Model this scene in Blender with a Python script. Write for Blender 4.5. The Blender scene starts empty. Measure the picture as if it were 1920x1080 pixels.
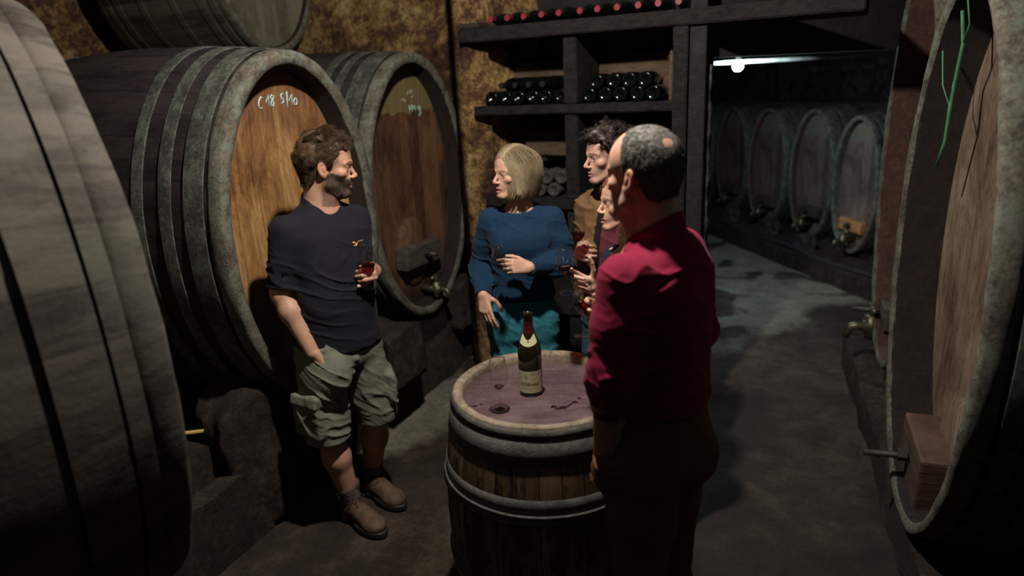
import bpy, bmesh, math, random
import numpy as np
from mathutils import Vector, Matrix

S = bpy.context.scene
COL = S.collection
PI = math.pi

# ------------------------------------------------------------------ camera, world, lights, exposure
cam_data = bpy.data.cameras.new('camera')
cam = bpy.data.objects.new('camera', cam_data)
COL.objects.link(cam)
cam_data.sensor_width = 36.0
cam_data.lens = 24.0
cam_data.clip_start = 0.02
cam.location = (0, 0, 1.96)
cam.matrix_world = Matrix.Translation((0, 0, 1.96)) @ Matrix.Rotation(PI / 2 - math.radians(17.15), 4, 'X') @ Matrix.Rotation(math.radians(-3.0), 4, 'Z')
S.camera = cam
cam_data.dof.use_dof = True
cam_data.dof.focus_distance = 2.55
cam_data.dof.aperture_fstop = 1.4

W = bpy.data.worlds.new('cellar_dark')
S.world = W
W.use_nodes = True
W.node_tree.nodes['Background'].inputs[0].default_value = (0.35, 0.45, 0.8, 1)
W.node_tree.nodes['Background'].inputs[1].default_value = 0.003

S.view_settings.view_transform = 'Standard'
S.view_settings.look = 'None'
S.view_settings.gamma = 1.0
S.view_settings.use_curve_mapping = False
S.view_settings.exposure = 0.0
S.cycles.max_bounces = 10
S.cycles.transparent_max_bounces = 12
S.cycles.use_denoising = True
S.cycles.sample_clamp_indirect = 4.0
S.cycles.caustics_reflective = False
S.cycles.caustics_refractive = False


def light(name, kind, loc, energy, color, size=0.05, rot=None, cone=None, blend=0.5):
    d = bpy.data.lights.new(name, kind)
    d.energy = energy
    d.color = color
    if kind in ('POINT', 'SPOT'):
        d.shadow_soft_size = size
    if kind == 'SPOT':
        d.spot_size = math.radians(cone)
        d.spot_blend = blend
    if kind == 'AREA':
        d.size = size
    o = bpy.data.objects.new(name, d)
    COL.objects.link(o)
    o.location = loc
    if rot:
        o.rotation_euler = rot
    return o


# shaded lamp hanging over the tasting barrel
KEY = (-0.03, 1.96, 3.00)
light('barrel_lamp_light', 'POINT', KEY, 215, (1.0, 0.90, 0.78), 0.045)
# bare bulb in the far cellar (cold white): its glowing glass is the light
BULB = (1.86, 5.6, 2.0)
# added cool fill light, high to the right of the camera, no lamp fixture
light('cool_fill_light', 'SPOT', (0.9, 0.1, 3.2), 3.5, (0.62, 0.92, 0.95), 0.12, (math.radians(38), 0, math.radians(28)), 150, 0.8)

# ------------------------------------------------------------------ tagging helpers
def tag(o, label=None, cat=None, group=None, kind=None):
    if label: o['label'] = label
    if cat: o['category'] = cat
    if group: o['group'] = group
    if kind: o['kind'] = kind
    return o


def empty(name, loc=(0, 0, 0), rz=0.0):
    o = bpy.data.objects.new(name, None)
    o.empty_display_size = 0.1
    o.location = loc
    o.rotation_euler = (0, 0, rz)
    COL.objects.link(o)
    return o


def link(name, me, mat=None, parent=None, smooth=True):
    o = bpy.data.objects.new(name, me)
    COL.objects.link(o)
    if mat is not None and not me.materials:
        me.materials.append(mat)
    if smooth:
        me.polygons.foreach_set('use_smooth', [True] * len(me.polygons))
    if parent is not None:
        o.parent = parent
    return o


def pmesh(name, V, Fc, mat=None, parent=None, smooth=True):
    me = bpy.data.meshes.new(name)
    me.from_pydata([tuple(map(float, v)) for v in V], [], [tuple(map(int, f)) for f in Fc])
    me.validate()
    me.update()
    return link(name, me, mat, parent, smooth)


def copy_tree(o, parent=None):
    c = o.copy()
    COL.objects.link(c)
    c.parent = parent
    for ch in list(o.children):
        copy_tree(ch, c)
    return c


class MB:
    """collects simple shapes into one mesh"""
    def __init__(s):
        s.V = []
        s.F = []

    def add(s, V, Fc):
        n = len(s.V)
        s.V += [tuple(v) for v in V]
        s.F += [tuple(i + n for i in f) for f in Fc]
        return s

    def box(s, c, size, rz=0.0, bev=0.0, M=None):
        bm = bmesh.new()
        bmesh.ops.create_cube(bm, size=1.0)
        bmesh.ops.scale(bm, vec=size, verts=bm.verts)
        if bev > 0:
            bmesh.ops.bevel(bm, geom=bm.edges[:], offset=bev, segments=2, affect='EDGES', profile=0.6)
        T = Matrix.Translation(c) @ Matrix.Rotation(rz, 4, 'Z')
        if M is not None:
            T = Matrix.Translation(c) @ M
        bm.transform(T)
        bm.verts.index_update()
        s.add([v.co[:] for v in bm.verts], [[v.index for v in f.verts] for f in bm.faces])
        bm.free()
        return s

    def tube(s, pts, r, n=10, cap=True):
        pts = [Vector(p) for p in pts]
        rs = r if isinstance(r, (list, tuple)) else [r] * len(pts)
        V = []
        up = Vector((0, 0, 1))
        prev = None
        for i, p in enumerate(pts):
            t = (pts[min(i + 1, len(pts) - 1)] - pts[max(i - 1, 0)]).normalized()
            if prev is None:
                a = t.cross(up)
                if a.length < 0.1:
                    a = t.cross(Vector((1, 0, 0)))
                a.normalize()
            else:
                a = (prev - t * prev.dot(t)).normalized()
            b = t.cross(a)
            prev = a
            for k in range(n):
                w = 2 * PI * k / n
                V.append(p + (a * math.cos(w) + b * math.sin(w)) * rs[i])
        Fc = []
        for i in range(len(pts) - 1):
            for k in range(n):
                k2 = (k + 1) % n
                Fc.append((i * n + k, i * n + k2, (i + 1) * n + k2, (i + 1) * n + k))
        if cap:
            Fc.append(tuple(range(n))[::-1])
            Fc.append(tuple((len(pts) - 1) * n + k for k in range(n)))
        s.add(V, Fc)
        return s

    def lathe(s, prof, n=48, M=None, sx=1.0, sy=1.0, closed=False):
        V = []
        for r, z in prof:
            for k in range(n):
                w = 2 * PI * k / n
                v = Vector((r * sx * math.cos(w), r * sy * math.sin(w), z))
                V.append(M @ v if M is not None else v)
        Fc = []
        m = len(prof)
        for i in range(m if closed else m - 1):
            j = (i + 1) % m
            for k in range(n):
                k2 = (k + 1) % n
                Fc.append((i * n + k, i * n + k2, j * n + k2, j * n + k))
        s.add(V, Fc)
        return s

    def build(s, name, mat=None, parent=None, smooth=False):
        return pmesh(name, s.V, s.F, mat, parent, smooth)


def autosmooth(o, deg=35):
    me = o.data
    me.polygons.foreach_set('use_smooth', [True] * len(me.polygons))
    bm = bmesh.new()
    bm.from_mesh(me)
    lim = math.radians(deg)
    for e in bm.edges:
        if len(e.link_faces) == 2 and e.calc_face_angle(0) > lim:
            e.smooth = False
    bm.to_mesh(me)
    bm.free()
    return o


# ------------------------------------------------------------------ procedural noise in numpy
_rng = np.random.default_rng(7)
_perm = _rng.random((64, 64, 64)).astype(np.float32)


def vnoise(P):
    P = np.asarray(P, np.float64)
    i = np.floor(P).astype(np.int64)
    f = P - i
    f = f * f * (3 - 2 * f)
    out = 0
    for dx in (0, 1):
        for dy in (0, 1):
            for dz in (0, 1):
                w = (f[..., 0] if dx else 1 - f[..., 0]) * (f[..., 1] if dy else 1 - f[..., 1]) * (f[..., 2] if dz else 1 - f[..., 2])
                out = out + w * _perm[(i[..., 0] + dx) & 63, (i[..., 1] + dy) & 63, (i[..., 2] + dz) & 63]
    return out * 2 - 1


def fbm(P, oct=4):
    P = np.asarray(P, np.float64)
    a, s, t = 1.0, 0.0, 0.0
    for k in range(oct):
        s = s + a * vnoise(P * 2 ** k + 17.3 * k)
        t += a
        a *= 0.5
    return s / t


# ------------------------------------------------------------------ materials
class Mat:
    def __init__(s, name):
        s.m = bpy.data.materials.new(name)
        s.m.use_nodes = True
        s.nt = s.m.node_tree
        s.b = s.nt.nodes['Principled BSDF']
        s.tc = s.nt.nodes.new('ShaderNodeTexCoord')
        s.out = s.nt.nodes['Material Output']

    def n(s, t, **kw):
        nd = s.nt.nodes.new(t)
        for k, v in kw.items():
            if k.startswith('i_'):
                key = k[2:]
                key = int(key) if key.isdigit() else key.replace('_', ' ')
                s.put(nd.inputs[key], v)
            else:
                setattr(nd, k, v)
        return nd

    def put(s, sock, v):
        if isinstance(v, bpy.types.NodeSocket):
            s.nt.links.new(v, sock)
        else:
            if hasattr(sock, 'default_value') and isinstance(v, tuple) and len(v) == 3 and sock.type == 'RGBA':
                v = (*v, 1)
            sock.default_value = v

    def coord(s, scale=(1, 1, 1), src='Object'):
        mp = s.n('ShaderNodeMapping')
        s.nt.links.new(s.tc.outputs[src], mp.inputs[0])
        mp.inputs['Scale'].default_value = scale
        return mp.outputs[0]

    def noise(s, vec, scale=5, detail=6, rough=0.6, dist=0.0):
        nd = s.n('ShaderNodeTexNoise', i_Vector=vec, i_Scale=scale, i_Detail=detail, i_Roughness=rough, i_Distortion=dist)
        return nd.outputs['Fac']

    def ramp(s, fac, stops):
        r = s.n('ShaderNodeValToRGB', i_Fac=fac)
        els = r.color_ramp.elements
        while len(els) < len(stops):
            els.new(0.5)
        for e, (p, c) in zip(els, stops):
            e.position = p
            e.color = (*c, 1) if not isinstance(c, float) else (c, c, c, 1)
        return r.outputs[0]

    def mix(s, fac, a, b, mode='MIX'):
        nd = s.n('ShaderNodeMix', data_type='RGBA', blend_type=mode)
        s.put(nd.inputs[0], fac)
        s.put(nd.inputs[6], a)
        s.put(nd.inputs[7], b)
        return nd.outputs[2]

    def math(s, op, a, b=0.0, c=0.0, clamp=False):
        nd = s.n('ShaderNodeMath', operation=op)
        nd.use_clamp = clamp
        s.put(nd.inputs[0], a)
        s.put(nd.inputs[1], b)
        s.put(nd.inputs[2], c)
        return nd.outputs[0]

    def set(s, **kw):
        for k, v in kw.items():
            s.put(s.b.inputs[k.replace('_', ' ')], v)
        return s

    def bump(s, h, strength=0.5, dist=0.01):
        nd = s.n('ShaderNodeBump', i_Height=h, i_Strength=strength, i_Distance=dist)
        s.nt.links.new(nd.outputs[0], s.b.inputs['Normal'])
        return s


def simple(name, color, rough=0.6, metal=0.0, var=0.25, scale=12, bump=0.2, bdist=0.004, stretch=(1, 1, 1), spec=0.5):
    m = Mat(name)
    v = m.coord(stretch)
    f = m.noise(v, scale, 5)
    dark = tuple(c * (1 - var) for c in color)
    lite = tuple(min(1, c * (1 + var)) for c in color)
    m.set(Base_Color=m.ramp(f, [(0.3, dark), (0.7, lite)]), Roughness=rough, Metallic=metal)
    m.b.inputs['Specular IOR Level'].default_value = spec
    if bump:
        m.bump(m.noise(v, scale * 3, 5), bump, bdist)
    return m.m


def wood_seamed(name, dark, mid, lite, nst=44, mold=(0.20, 0.26, 0.21), mamt=0.5, rough=0.75, scale=1.0, seam_d=0.45):
    """cask staves: seams run along the cask axis (object Y), found by the angle around it"""
    m = Mat(name)
    sep = m.n('ShaderNodeSeparateXYZ', i_0=m.coord())
    ang = m.math('ARCTAN2', sep.outputs[2], sep.outputs[0])
    u = m.math('MULTIPLY', ang, nst / (2 * PI))
    fr = m.math('FRACT', u)
    fl = m.math('FLOOR', u)
    seam = m.math('LESS_THAN', m.math('ABSOLUTE', m.math('SUBTRACT', fr, 0.5)), 0.46)
    cell = m.n('ShaderNodeTexWhiteNoise', noise_dimensions='1D')
    m.put(cell.inputs['W'], fl)
    grain = m.noise(m.coord((9, 1.2, 9)), 3 * scale, 8, 0.7, 0.3)
    big = m.noise(m.coord(), 2.2 * scale, 5, 0.65)
    f = m.math('ADD', m.math('MULTIPLY', grain, 0.6), m.math('ADD', m.math('MULTIPLY', cell.outputs[0], 0.12), m.math('MULTIPLY', big, 0.32)))
    c = m.ramp(f, [(0.36, dark), (0.47, mid), (0.58, lite)])
    c = m.mix(m.math('MULTIPLY', m.math('SUBTRACT', 1.0, seam), seam_d), c, tuple(x * 0.3 for x in dark))
    geo = m.n('ShaderNodeNewGeometry')
    up = m.n('ShaderNodeSeparateXYZ', i_0=geo.outputs['Normal'])
    mk = m.math('MULTIPLY', m.ramp(m.noise(m.coord(), 6 * scale, 13, 0.82), [(0.48, 0.0), (0.58, 1.0)]), mamt)
    c = m.mix(mk, c, mold)
    m.set(Base_Color=c, Roughness=rough)
    m.b.inputs['Specular IOR Level'].default_value = 0.3
    h = m.math('ADD', m.math('MULTIPLY', seam, 0.7 * seam_d), m.math('MULTIPLY', grain, 0.6))
    h = m.math('ADD', h, m.math('MULTIPLY', m.noise(m.coord(), 60, 4), 0.3))
    m.bump(h, 0.6, 0.006)
    return m.m


def head_wood(name, dark, mid, lite, plank=0.115, stain=None, stain_z=0.35, rough=0.6, low=None, low_z=-0.4, top=None, top_z=0.3):
    """cask head: vertical boards (object X across, Z up)"""
    m = Mat(name)
    sep = m.n('ShaderNodeSeparateXYZ', i_0=m.coord())
    wob = m.math('MULTIPLY', m.noise(m.coord((0.3, 1, 0.6)), 2.0, 2), 0.004)
    u = m.math('DIVIDE', m.math('ADD', sep.outputs[0], wob), plank)
    fr = m.math('FRACT', u)
    seam = m.math('LESS_THAN', m.math('ABSOLUTE', m.math('SUBTRACT', fr, 0.5)), 0.490)
    cell = m.n('ShaderNodeTexWhiteNoise', noise_dimensions='1D')
    m.put(cell.inputs['W'], m.math('FLOOR', u))
    grain = m.noise(m.coord((16, 4, 1.3)), 2.8, 13, 0.8, 0.8)
    big = m.noise(m.coord((1.8, 1, 1.0)), 2.4, 11, 0.78, 0.6)
    f = m.math('ADD', m.math('MULTIPLY', grain, 0.30), m.math('MULTIPLY', big, 0.60))
    f = m.math('ADD', f, m.math('MULTIPLY', cell.outputs[0], 0.10))
    c = m.ramp(f, [(0.38, dark), (0.475, mid), (0.575, lite)])
    spots = m.ramp(m.noise(m.coord((3, 1, 1.6)), 9, 10, 0.8), [(0.58, 0.0), (0.64, 1.0)])
    c = m.mix(m.math('MULTIPLY', spots, 0.55), c, tuple(x * 0.35 for x in dark))
    if stain:
        hz = m.math('ADD', sep.outputs[2], m.math('MULTIPLY', m.noise(m.coord(), 7, 5), 0.16))
        t = m.math('MULTIPLY', m.math('GREATER_THAN', hz, stain_z + 0.08), 0.8)
        c = m.mix(t, c, m.ramp(grain, [(0.3, tuple(x * 0.5 for x in stain)), (0.7, stain)]))
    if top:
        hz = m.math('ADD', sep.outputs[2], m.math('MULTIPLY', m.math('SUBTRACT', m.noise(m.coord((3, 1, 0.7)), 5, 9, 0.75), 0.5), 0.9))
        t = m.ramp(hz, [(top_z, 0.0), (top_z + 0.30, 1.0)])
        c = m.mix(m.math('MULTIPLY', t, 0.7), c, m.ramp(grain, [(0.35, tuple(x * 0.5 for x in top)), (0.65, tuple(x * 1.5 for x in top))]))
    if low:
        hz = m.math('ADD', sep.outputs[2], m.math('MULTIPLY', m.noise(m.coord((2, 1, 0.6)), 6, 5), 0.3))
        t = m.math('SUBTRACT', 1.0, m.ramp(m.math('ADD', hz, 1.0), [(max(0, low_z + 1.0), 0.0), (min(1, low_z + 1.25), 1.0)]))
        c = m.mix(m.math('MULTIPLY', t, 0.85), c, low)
    c = m.mix(m.math('MULTIPLY', m.math('SUBTRACT', 1.0, seam), 0.6), c, tuple(x * 0.35 for x in dark))
    m.set(Base_Color=c, Roughness=rough)
    m.b.inputs['Specular IOR Level'].default_value = 0.35
    h = m.math('ADD', m.math('MULTIPLY', seam, 0.6), m.math('MULTIPLY', grain, 0.8))
    m.bump(h, 0.5, 0.004)
    return m.m


def metal_rust(name, dark, mid, lite, amount=0.5, rough=0.7, metal=0.25, mold=None):
    m = Mat(name)
    v = m.coord()
    f = m.math('ADD', m.math('MULTIPLY', m.noise(v, 8, 12, 0.82), 0.55), m.math('MULTIPLY', m.noise(v, 48, 10, 0.8), 0.45))
    c = m.ramp(f, [(0.41, dark), (0.50, mid), (0.60, lite)])
    if mold:
        c = m.mix(m.math('MULTIPLY', m.ramp(m.noise(v, 11, 13, 0.85), [(0.49, 0.0), (0.56, 1.0)]), amount), c, mold)
    m.set(Base_Color=c, Roughness=rough, Metallic=metal)
    m.bump(m.noise(v, 55, 10, 0.8), 0.9, 0.006)
    return m.m


def rock_mat(name, stops, scale=3.0, bscale=18, dist=0.02):
    m = Mat(name)
    v = m.coord()
    f = m.math('ADD', m.math('MULTIPLY', m.noise(v, scale, 12, 0.78, 0.3), 0.55), m.math('MULTIPLY', m.noise(v, scale * 7, 12, 0.82), 0.45))
    c = m.ramp(f, stops)
    pit = m.ramp(m.noise(v, scale * 9, 9, 0.8), [(0.44, 1.0), (0.49, 0.0)])
    c = m.mix(m.math('MULTIPLY', pit, 0.6), c, (0.03, 0.022, 0.02))
    m.set(Base_Color=c, Roughness=0.92)
    m.b.inputs['Specular IOR Level'].default_value = 0.2
    h = m.math('ADD', m.noise(v, bscale, 10, 0.75), m.math('MULTIPLY', m.noise(v, bscale * 3.3, 8, 0.7), 0.5))
    m.bump(h, 0.9, dist)
    return m.m


def glass_mat(name, color=(1, 1, 1), rough=0.0, ior=1.45, trans=1.0):
    m = Mat(name)
    m.set(Base_Color=color, Roughness=rough, IOR=ior)
    m.b.inputs['Transmission Weight'].default_value = trans
    return m.m


M_STAVE = wood_seamed('cask_stave_wood', (0.014, 0.011, 0.012), (0.04, 0.03, 0.028), (0.085, 0.07, 0.058), 46, (0.16, 0.185, 0.15), 0.35)
M_STAVE_DARK = wood_seamed('cask_stave_dark_wood', (0.006, 0.004, 0.006), (0.015, 0.010, 0.012), (0.032, 0.023, 0.024), 46, (0.04, 0.036, 0.034), 0.3)
M_STAVE_GREY = wood_seamed('cask_stave_grey_wood', (0.012, 0.009, 0.008), (0.038, 0.031, 0.027), (0.085, 0.075, 0.062), 40, (0.075, 0.08, 0.066), 0.5, scale=0.6, seam_d=0.12)
M_CHIME = metal_rust('cask_rim_wood', (0.03, 0.024, 0.02), (0.10, 0.085, 0.066), (0.22, 0.20, 0.16), 0.7, 0.85, 0.0, (0.17, 0.21, 0.17))
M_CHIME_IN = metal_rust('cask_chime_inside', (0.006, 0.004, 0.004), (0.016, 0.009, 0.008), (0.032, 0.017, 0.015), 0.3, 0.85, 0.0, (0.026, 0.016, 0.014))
M_CHIME_RED = metal_rust('cask_chime_wine_red', (0.035, 0.014, 0.013), (0.075, 0.032, 0.027), (0.13, 0.066, 0.05), 0.3, 0.75, 0.0, (0.10, 0.06, 0.045))
M_HOOP = metal_rust('cask_hoop_iron', (0.016, 0.016, 0.015), (0.050, 0.052, 0.045), (0.12, 0.128, 0.108), 0.7, 0.75, 0.15, (0.14, 0.175, 0.145))
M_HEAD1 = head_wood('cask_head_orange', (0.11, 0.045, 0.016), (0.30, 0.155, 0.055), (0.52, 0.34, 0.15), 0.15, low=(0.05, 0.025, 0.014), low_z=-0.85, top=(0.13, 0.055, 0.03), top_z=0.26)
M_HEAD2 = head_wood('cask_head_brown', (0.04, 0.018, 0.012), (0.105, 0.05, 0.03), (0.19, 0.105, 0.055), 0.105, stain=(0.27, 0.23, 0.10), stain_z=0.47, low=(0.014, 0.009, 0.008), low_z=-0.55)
M_HEAD3 = head_wood('cask_head_grey', (0.07, 0.06, 0.045), (0.13, 0.12, 0.09), (0.20, 0.19, 0.14), 0.1)
M_HEADR = head_wood('cask_head_pale', (0.07, 0.045, 0.033), (0.175, 0.128, 0.092), (0.29, 0.235, 0.175), 0.13)
M_HEADF = head_wood('cask_head_far', (0.07, 0.05, 0.045), (0.15, 0.11, 0.10), (0.26, 0.20, 0.17), 0.1, stain=(0.22, 0.21, 0.16), stain_z=0.40, rough=0.5)
M_IRON = simple('bracket_iron', (0.07, 0.06, 0.055), 0.55, 0.6, 0.4, 20, 0.4)
M_BRASS = simple('tap_brass', (0.16, 0.15, 0.10), 0.45, 0.8, 0.4, 20, 0.3)
M_BAR = simple('crossbar_wood', (0.085, 0.048, 0.036), 0.7, 0, 0.5, 6, 0.6, 0.006, (1, 1, 6))
M_BAR_GREY = simple('crossbar_grey_wood', (0.07, 0.058, 0.05), 0.8, 0, 0.5, 6, 0.6, 0.006, (1, 1, 6))
M_BAR_ORANGE = simple('crossbar_orange_wood', (0.50, 0.24, 0.10), 0.7, 0, 0.5, 6, 0.6, 0.006, (1, 1, 6))
M_CHALK = simple('chalk', (0.45, 0.75, 0.72), 0.95, 0, 0.15, 60, 0)
M_CHALK_DIM = simple('old_chalk', (0.40, 0.45, 0.36), 0.95, 0, 0.15, 60, 0)
M_STONE = rock_mat('plinth_stone', [(0.38, (0.014, 0.011, 0.010)), (0.5, (0.045, 0.036, 0.031)), (0.62, (0.11, 0.09, 0.075))], 3)
M_ROCK = rock_mat('ochre_rock', [(0.36, (0.035, 0.018, 0.016)), (0.455, (0.12, 0.062, 0.045)), (0.50, (0.36, 0.20, 0.08)), (0.555, (0.62, 0.44, 0.19)), (0.64, (0.75, 0.66, 0.50))], 2.2, 16, 0.04)
M_WALL = rock_mat('dark_plaster', [(0.3, (0.012, 0.012, 0.014)), (0.5, (0.03, 0.03, 0.032)), (0.7, (0.06, 0.06, 0.06))], 2)  # near-black mottled plaster for the plain walls and ceiling
M_WALL_FAR = rock_mat('far_plaster', [(0.40, (0.02, 0.02, 0.022)), (0.5, (0.06, 0.06, 0.06)), (0.60, (0.22, 0.22, 0.21))], 2.2)
M_SHELF = simple('shelf_old_timber', (0.017, 0.0155, 0.0155), 0.85, 0, 0.5, 7, 0.8, 0.01, (1, 5, 5), 0.2)
M_BOARD = simple('shelf_back_board', (0.10, 0.068, 0.048), 0.85, 0, 0.4, 6, 0.6, 0.006, (1.5, 3, 8), 0.2)
M_BOTTLE_DK = glass_mat('dark_green_bottle', (0.003, 0.005, 0.004), 0.12, 1.5, 0.0)
M_DUSTY = simple('dusty_bottle', (0.05, 0.046, 0.043), 0.9, 0, 0.4, 30, 0.3)
M_CAPSULE = simple('red_capsule', (0.26, 0.03, 0.045), 0.4, 0, 0.2, 30, 0)
M_CORK = simple('pale_capsule', (0.55, 0.55, 0.5), 0.6, 0, 0.2, 30, 0)


def floor_mat():
    m = Mat('cellar_floor_earth')
    v = m.coord()
    big = m.noise(v, 0.75, 6, 0.6, 0.4)
    med = m.noise(v, 5.0, 9, 0.7)
    c = m.ramp(m.math('ADD', m.math('MULTIPLY', big, 0.55), m.math('MULTIPLY', med, 0.45)),
               [(0.36, (0.024, 0.016, 0.013)), (0.5, (0.062, 0.044, 0.035)), (0.60, (0.14, 0.108, 0.082))])
    # paler patches with ragged edges on the floor of the far passage
    sep = m.n('ShaderNodeSeparateXYZ', i_0=v)
    edge = m.math('ADD', m.math('SUBTRACT', sep.outputs[1], m.math('MULTIPLY', sep.outputs[0], 0.55)), m.math('MULTIPLY', m.noise(v, 1.6, 5), 1.6))
    pale = m.ramp(m.math('MULTIPLY', edge, 0.1), [(0.455, 0.0), (0.475, 1.0)])
    pale2 = m.ramp(m.noise(v, 1.1, 4, 0.5, 1.2), [(0.42, 0.0), (0.47, 1.0)])
    pm = m.math('MULTIPLY', pale, pale2)
    c = m.mix(m.math('MULTIPLY', pm, 0.8), c, m.ramp(med, [(0.3, (0.26, 0.245, 0.20)), (0.7, (0.50, 0.48, 0.40))]))
    grit = m.noise(v, 55, 10, 0.8)
    c = m.mix(m.ramp(grit, [(0.40, 0.5), (0.52, 0.0)]), c, (0.018, 0.014, 0.012))
    c = m.mix(m.ramp(m.noise(v, 120, 4, 0.7), [(0.68, 0.0), (0.72, 0.7)]), c, (0.45, 0.42, 0.38))
    wet = m.ramp(m.noise(v, 1.3, 5, 0.6), [(0.42, 0.28), (0.6, 0.75)])
    r = m.math('ADD', wet, m.math('MULTIPLY', med, 0.2))
    m.set(Base_Color=c, Roughness=r)
    m.b.inputs['Specular IOR Level'].default_value = 0.5
    h = m.math('ADD', m.noise(v, 28, 10, 0.72), m.math('MULTIPLY', m.noise(v, 90, 5, 0.7), 0.35))
    m.bump(h, 1.0, 0.028)
    return m.m


M_FLOOR = floor_mat()
# ================================================================== the setting
# cellar axes: the near casks stand along u, the bottle rack along ex
def grid_wall(name, a, b, z0, z1, mat, amp=0.05, scale=2.0, step=0.05, thick=0.25, side=1, kind='structure', label=None, edge_noise=0.0):
    """rough wall from a to b (xy), displaced, with real thickness; side picks the face that shows"""
    a = np.array(a, float); b = np.array(b, float)
    L = np.linalg.norm(b - a); d = (b - a) / L
    n = np.array([d[1], -d[0]]) * side
    nu = max(2, int(L / step)); nv = max(2, int((z1 - z0) / step))
    V = []
    for j in range(nv + 1):
        for i in range(nu + 1):
            p = a + d * L * i / nu
            V.append((p[0], p[1], z0 + (z1 - z0) * j / nv))
    V = np.array(V)
    h = fbm(V * scale, 5) * amp + np.abs(fbm(V * scale * 3.1 + 9, 3)) * amp * 0.6
    V[:, :2] += n[None] * h[:, None]
    V = list(map(tuple, V))
    Fc = []
    W_ = nu + 1
    for j in range(nv):
        for i in range(nu):
            Fc.append((j * W_ + i, j * W_ + i + 1, (j + 1) * W_ + i + 1, (j + 1) * W_ + i))
    # back and edges
    base = len(V)
    cs = [(a, z0), (b, z0), (b, z1), (a, z1)]
    for p, z in cs:
        q = p - n * thick
        V.append((q[0], q[1], z))
    Fc.append((base, base + 3, base + 2, base + 1))
    bot = [i for i in range(W_)]; top = [nv * W_ + i for i in range(W_)]
    lef = [j * W_ for j in range(nv + 1)]; rig = [j * W_ + nu for j in range(nv + 1)]
    Fc.append(tuple(bot[::-1] + [base, base + 1]))
    Fc.append(tuple(top + [base + 2, base + 3]))
    Fc.append(tuple(lef + [base + 3, base]))
    Fc.append(tuple(rig[::-1] + [base + 1, base + 2]))
    o = pmesh(name, V, Fc, mat, None, True)
    tag(o, label, kind=kind)
    return o


# floor: displaced slab
def make_floor():
    nx, ny = 150, 200
    X = np.linspace(-5.5, 6.5, nx); Y = np.linspace(-2.5, 13.5, ny)
    gx, gy = np.meshgrid(X, Y)
    P = np.stack([gx.ravel(), gy.ravel(), np.zeros(gx.size)], 1)
    z = fbm(P * 1.1, 4) * 0.012
    P[:, 2] = z - 0.006
    Fc = []
    for j in range(ny - 1):
        for i in range(nx - 1):
            Fc.append((j * nx + i, j * nx + i + 1, (j + 1) * nx + i + 1, (j + 1) * nx + i))
    o = pmesh('floor', P, Fc, M_FLOOR)
    return tag(o, kind='structure')


make_floor()
tag(MB().box((0.5, 5.5, 3.95), (14, 17, 0.2)).build('ceiling', M_WALL), kind='structure')

u = np.array([0.4115, 0.9114]); n_row = np.array([0.9114, -0.4115])       # near cask row: along it, and out of the faces
O = np.array([-0.12, 4.20]); ex = np.array([0.8766, -0.4812]); ey = np.array([0.4812, 0.8766])  # bottle rack
def rk(t, d): return O + ex * t + ey * d

# wall beyond the second cask, between it and the rack; its return stands beside the rack
pier = np.array([-0.17, 4.30])
grid_wall('wall_back', pier + np.array([-0.07, 0.74]) - n_row * 4.2, pier + np.array([-0.06, 0.74]), 0, 3.85, M_ROCK, 0.09, 2.2, 0.045, 0.3, 1)
grid_wall('wall_pier', pier + np.array([-0.06, 0.76]), pier, 0, 3.85, M_ROCK, 0.02, 3.0, 0.035, 0.1, 1)
grid_wall('wall_pier_return', pier + np.array([-0.03, -0.02]), rk(0.12, 0.75), 0, 3.85, M_ROCK, 0.05, 3.0, 0.04, 0.12, 1)
wl0 = np.array([-0.95, 3.2]) - n_row * 2.72
grid_wall('wall_left', wl0 - u * 4.5, wl0 + u * 3.4, 0, 3.85, M_ROCK, 0.10, 1.8, 0.06, 0.3, 1)
grid_wall('wall_rack', rk(-0.1, 0.62), rk(1.17, 0.62), 0, 3.85, M_WALL, 0.02, 2, 0.1, 0.15, 1)

# doorway into the far cellar: jamb beside the rack, low lintel
jb = rk(1.29, 0.03)
jd = np.array([0.93, 0.3676])
tag(MB().box((*(rk(1.262, 0.08)), 1.925), (0.085, 0.14, 3.85), math.atan2(ex[1], ex[0]), 0.01).build('wall_jamb', M_WALL), kind='structure')
jq = jb + jd * 0.8 + np.array([0.0, 0.10])
tag(MB().box((*(jb + jd * 0.85 + np.array([-0.03, 0.25])), 2.93), (1.75, 0.26, 1.85), math.atan2(jd[1], jd[0])).build('wall_lintel', M_WALL), kind='structure')

tv_ = [(*(rk(1.309 + 0.004 * math.sin(z_ * 23), 0.09)), z_) for z_ in np.linspace(0, 1.97, 60)]  # added pale edge tube on the jamb, put in to catch the bulb's light
tag(MB().tube(tv_, [0.011 + 0.004 * math.sin(i * 1.7) for i in range(60)], 8).build('jamb_catchlight', M_WALL_FAR, None, True), kind='structure')

# far cellar
fr_u = np.array([0.2045, -0.9789])
fc0 = np.array([3.17, 6.21])
fn = np.array([-0.9789, -0.2045])
grid_wall('wall_far', fc0 - fn * 1.85 + fr_u * 2.6, fc0 - fn * 1.85 - fr_u * 6.5, 0, 3.85, M_WALL_FAR, 0.05, 1.8, 0.07, 0.2, -1)
grid_wall('wall_far_end', np.array([0.2, 12.4]), np.array([5.4, 13.2]), 0, 3.85, M_WALL_FAR, 0.05, 1.8, 0.12, 0.2, 1)
grid_wall('wall_far_side', rk(1.31, 0.16), np.array([1.9, 12.6]), 0, 3.85, M_WALL, 0.0, 1.8, 0.1, 0.06, 1)
grid_wall('wall_right', np.array([2.35, -1.9]), np.array([4.4, 4.6]), 0, 3.85, M_WALL, 0.06, 1.6, 0.12, 0.2, -1)
tag(MB().box((4.75, 5.2, 1.925), (0.3, 1.6, 3.85), 0.0).build('wall_right_far', M_WALL), kind='structure')

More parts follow.
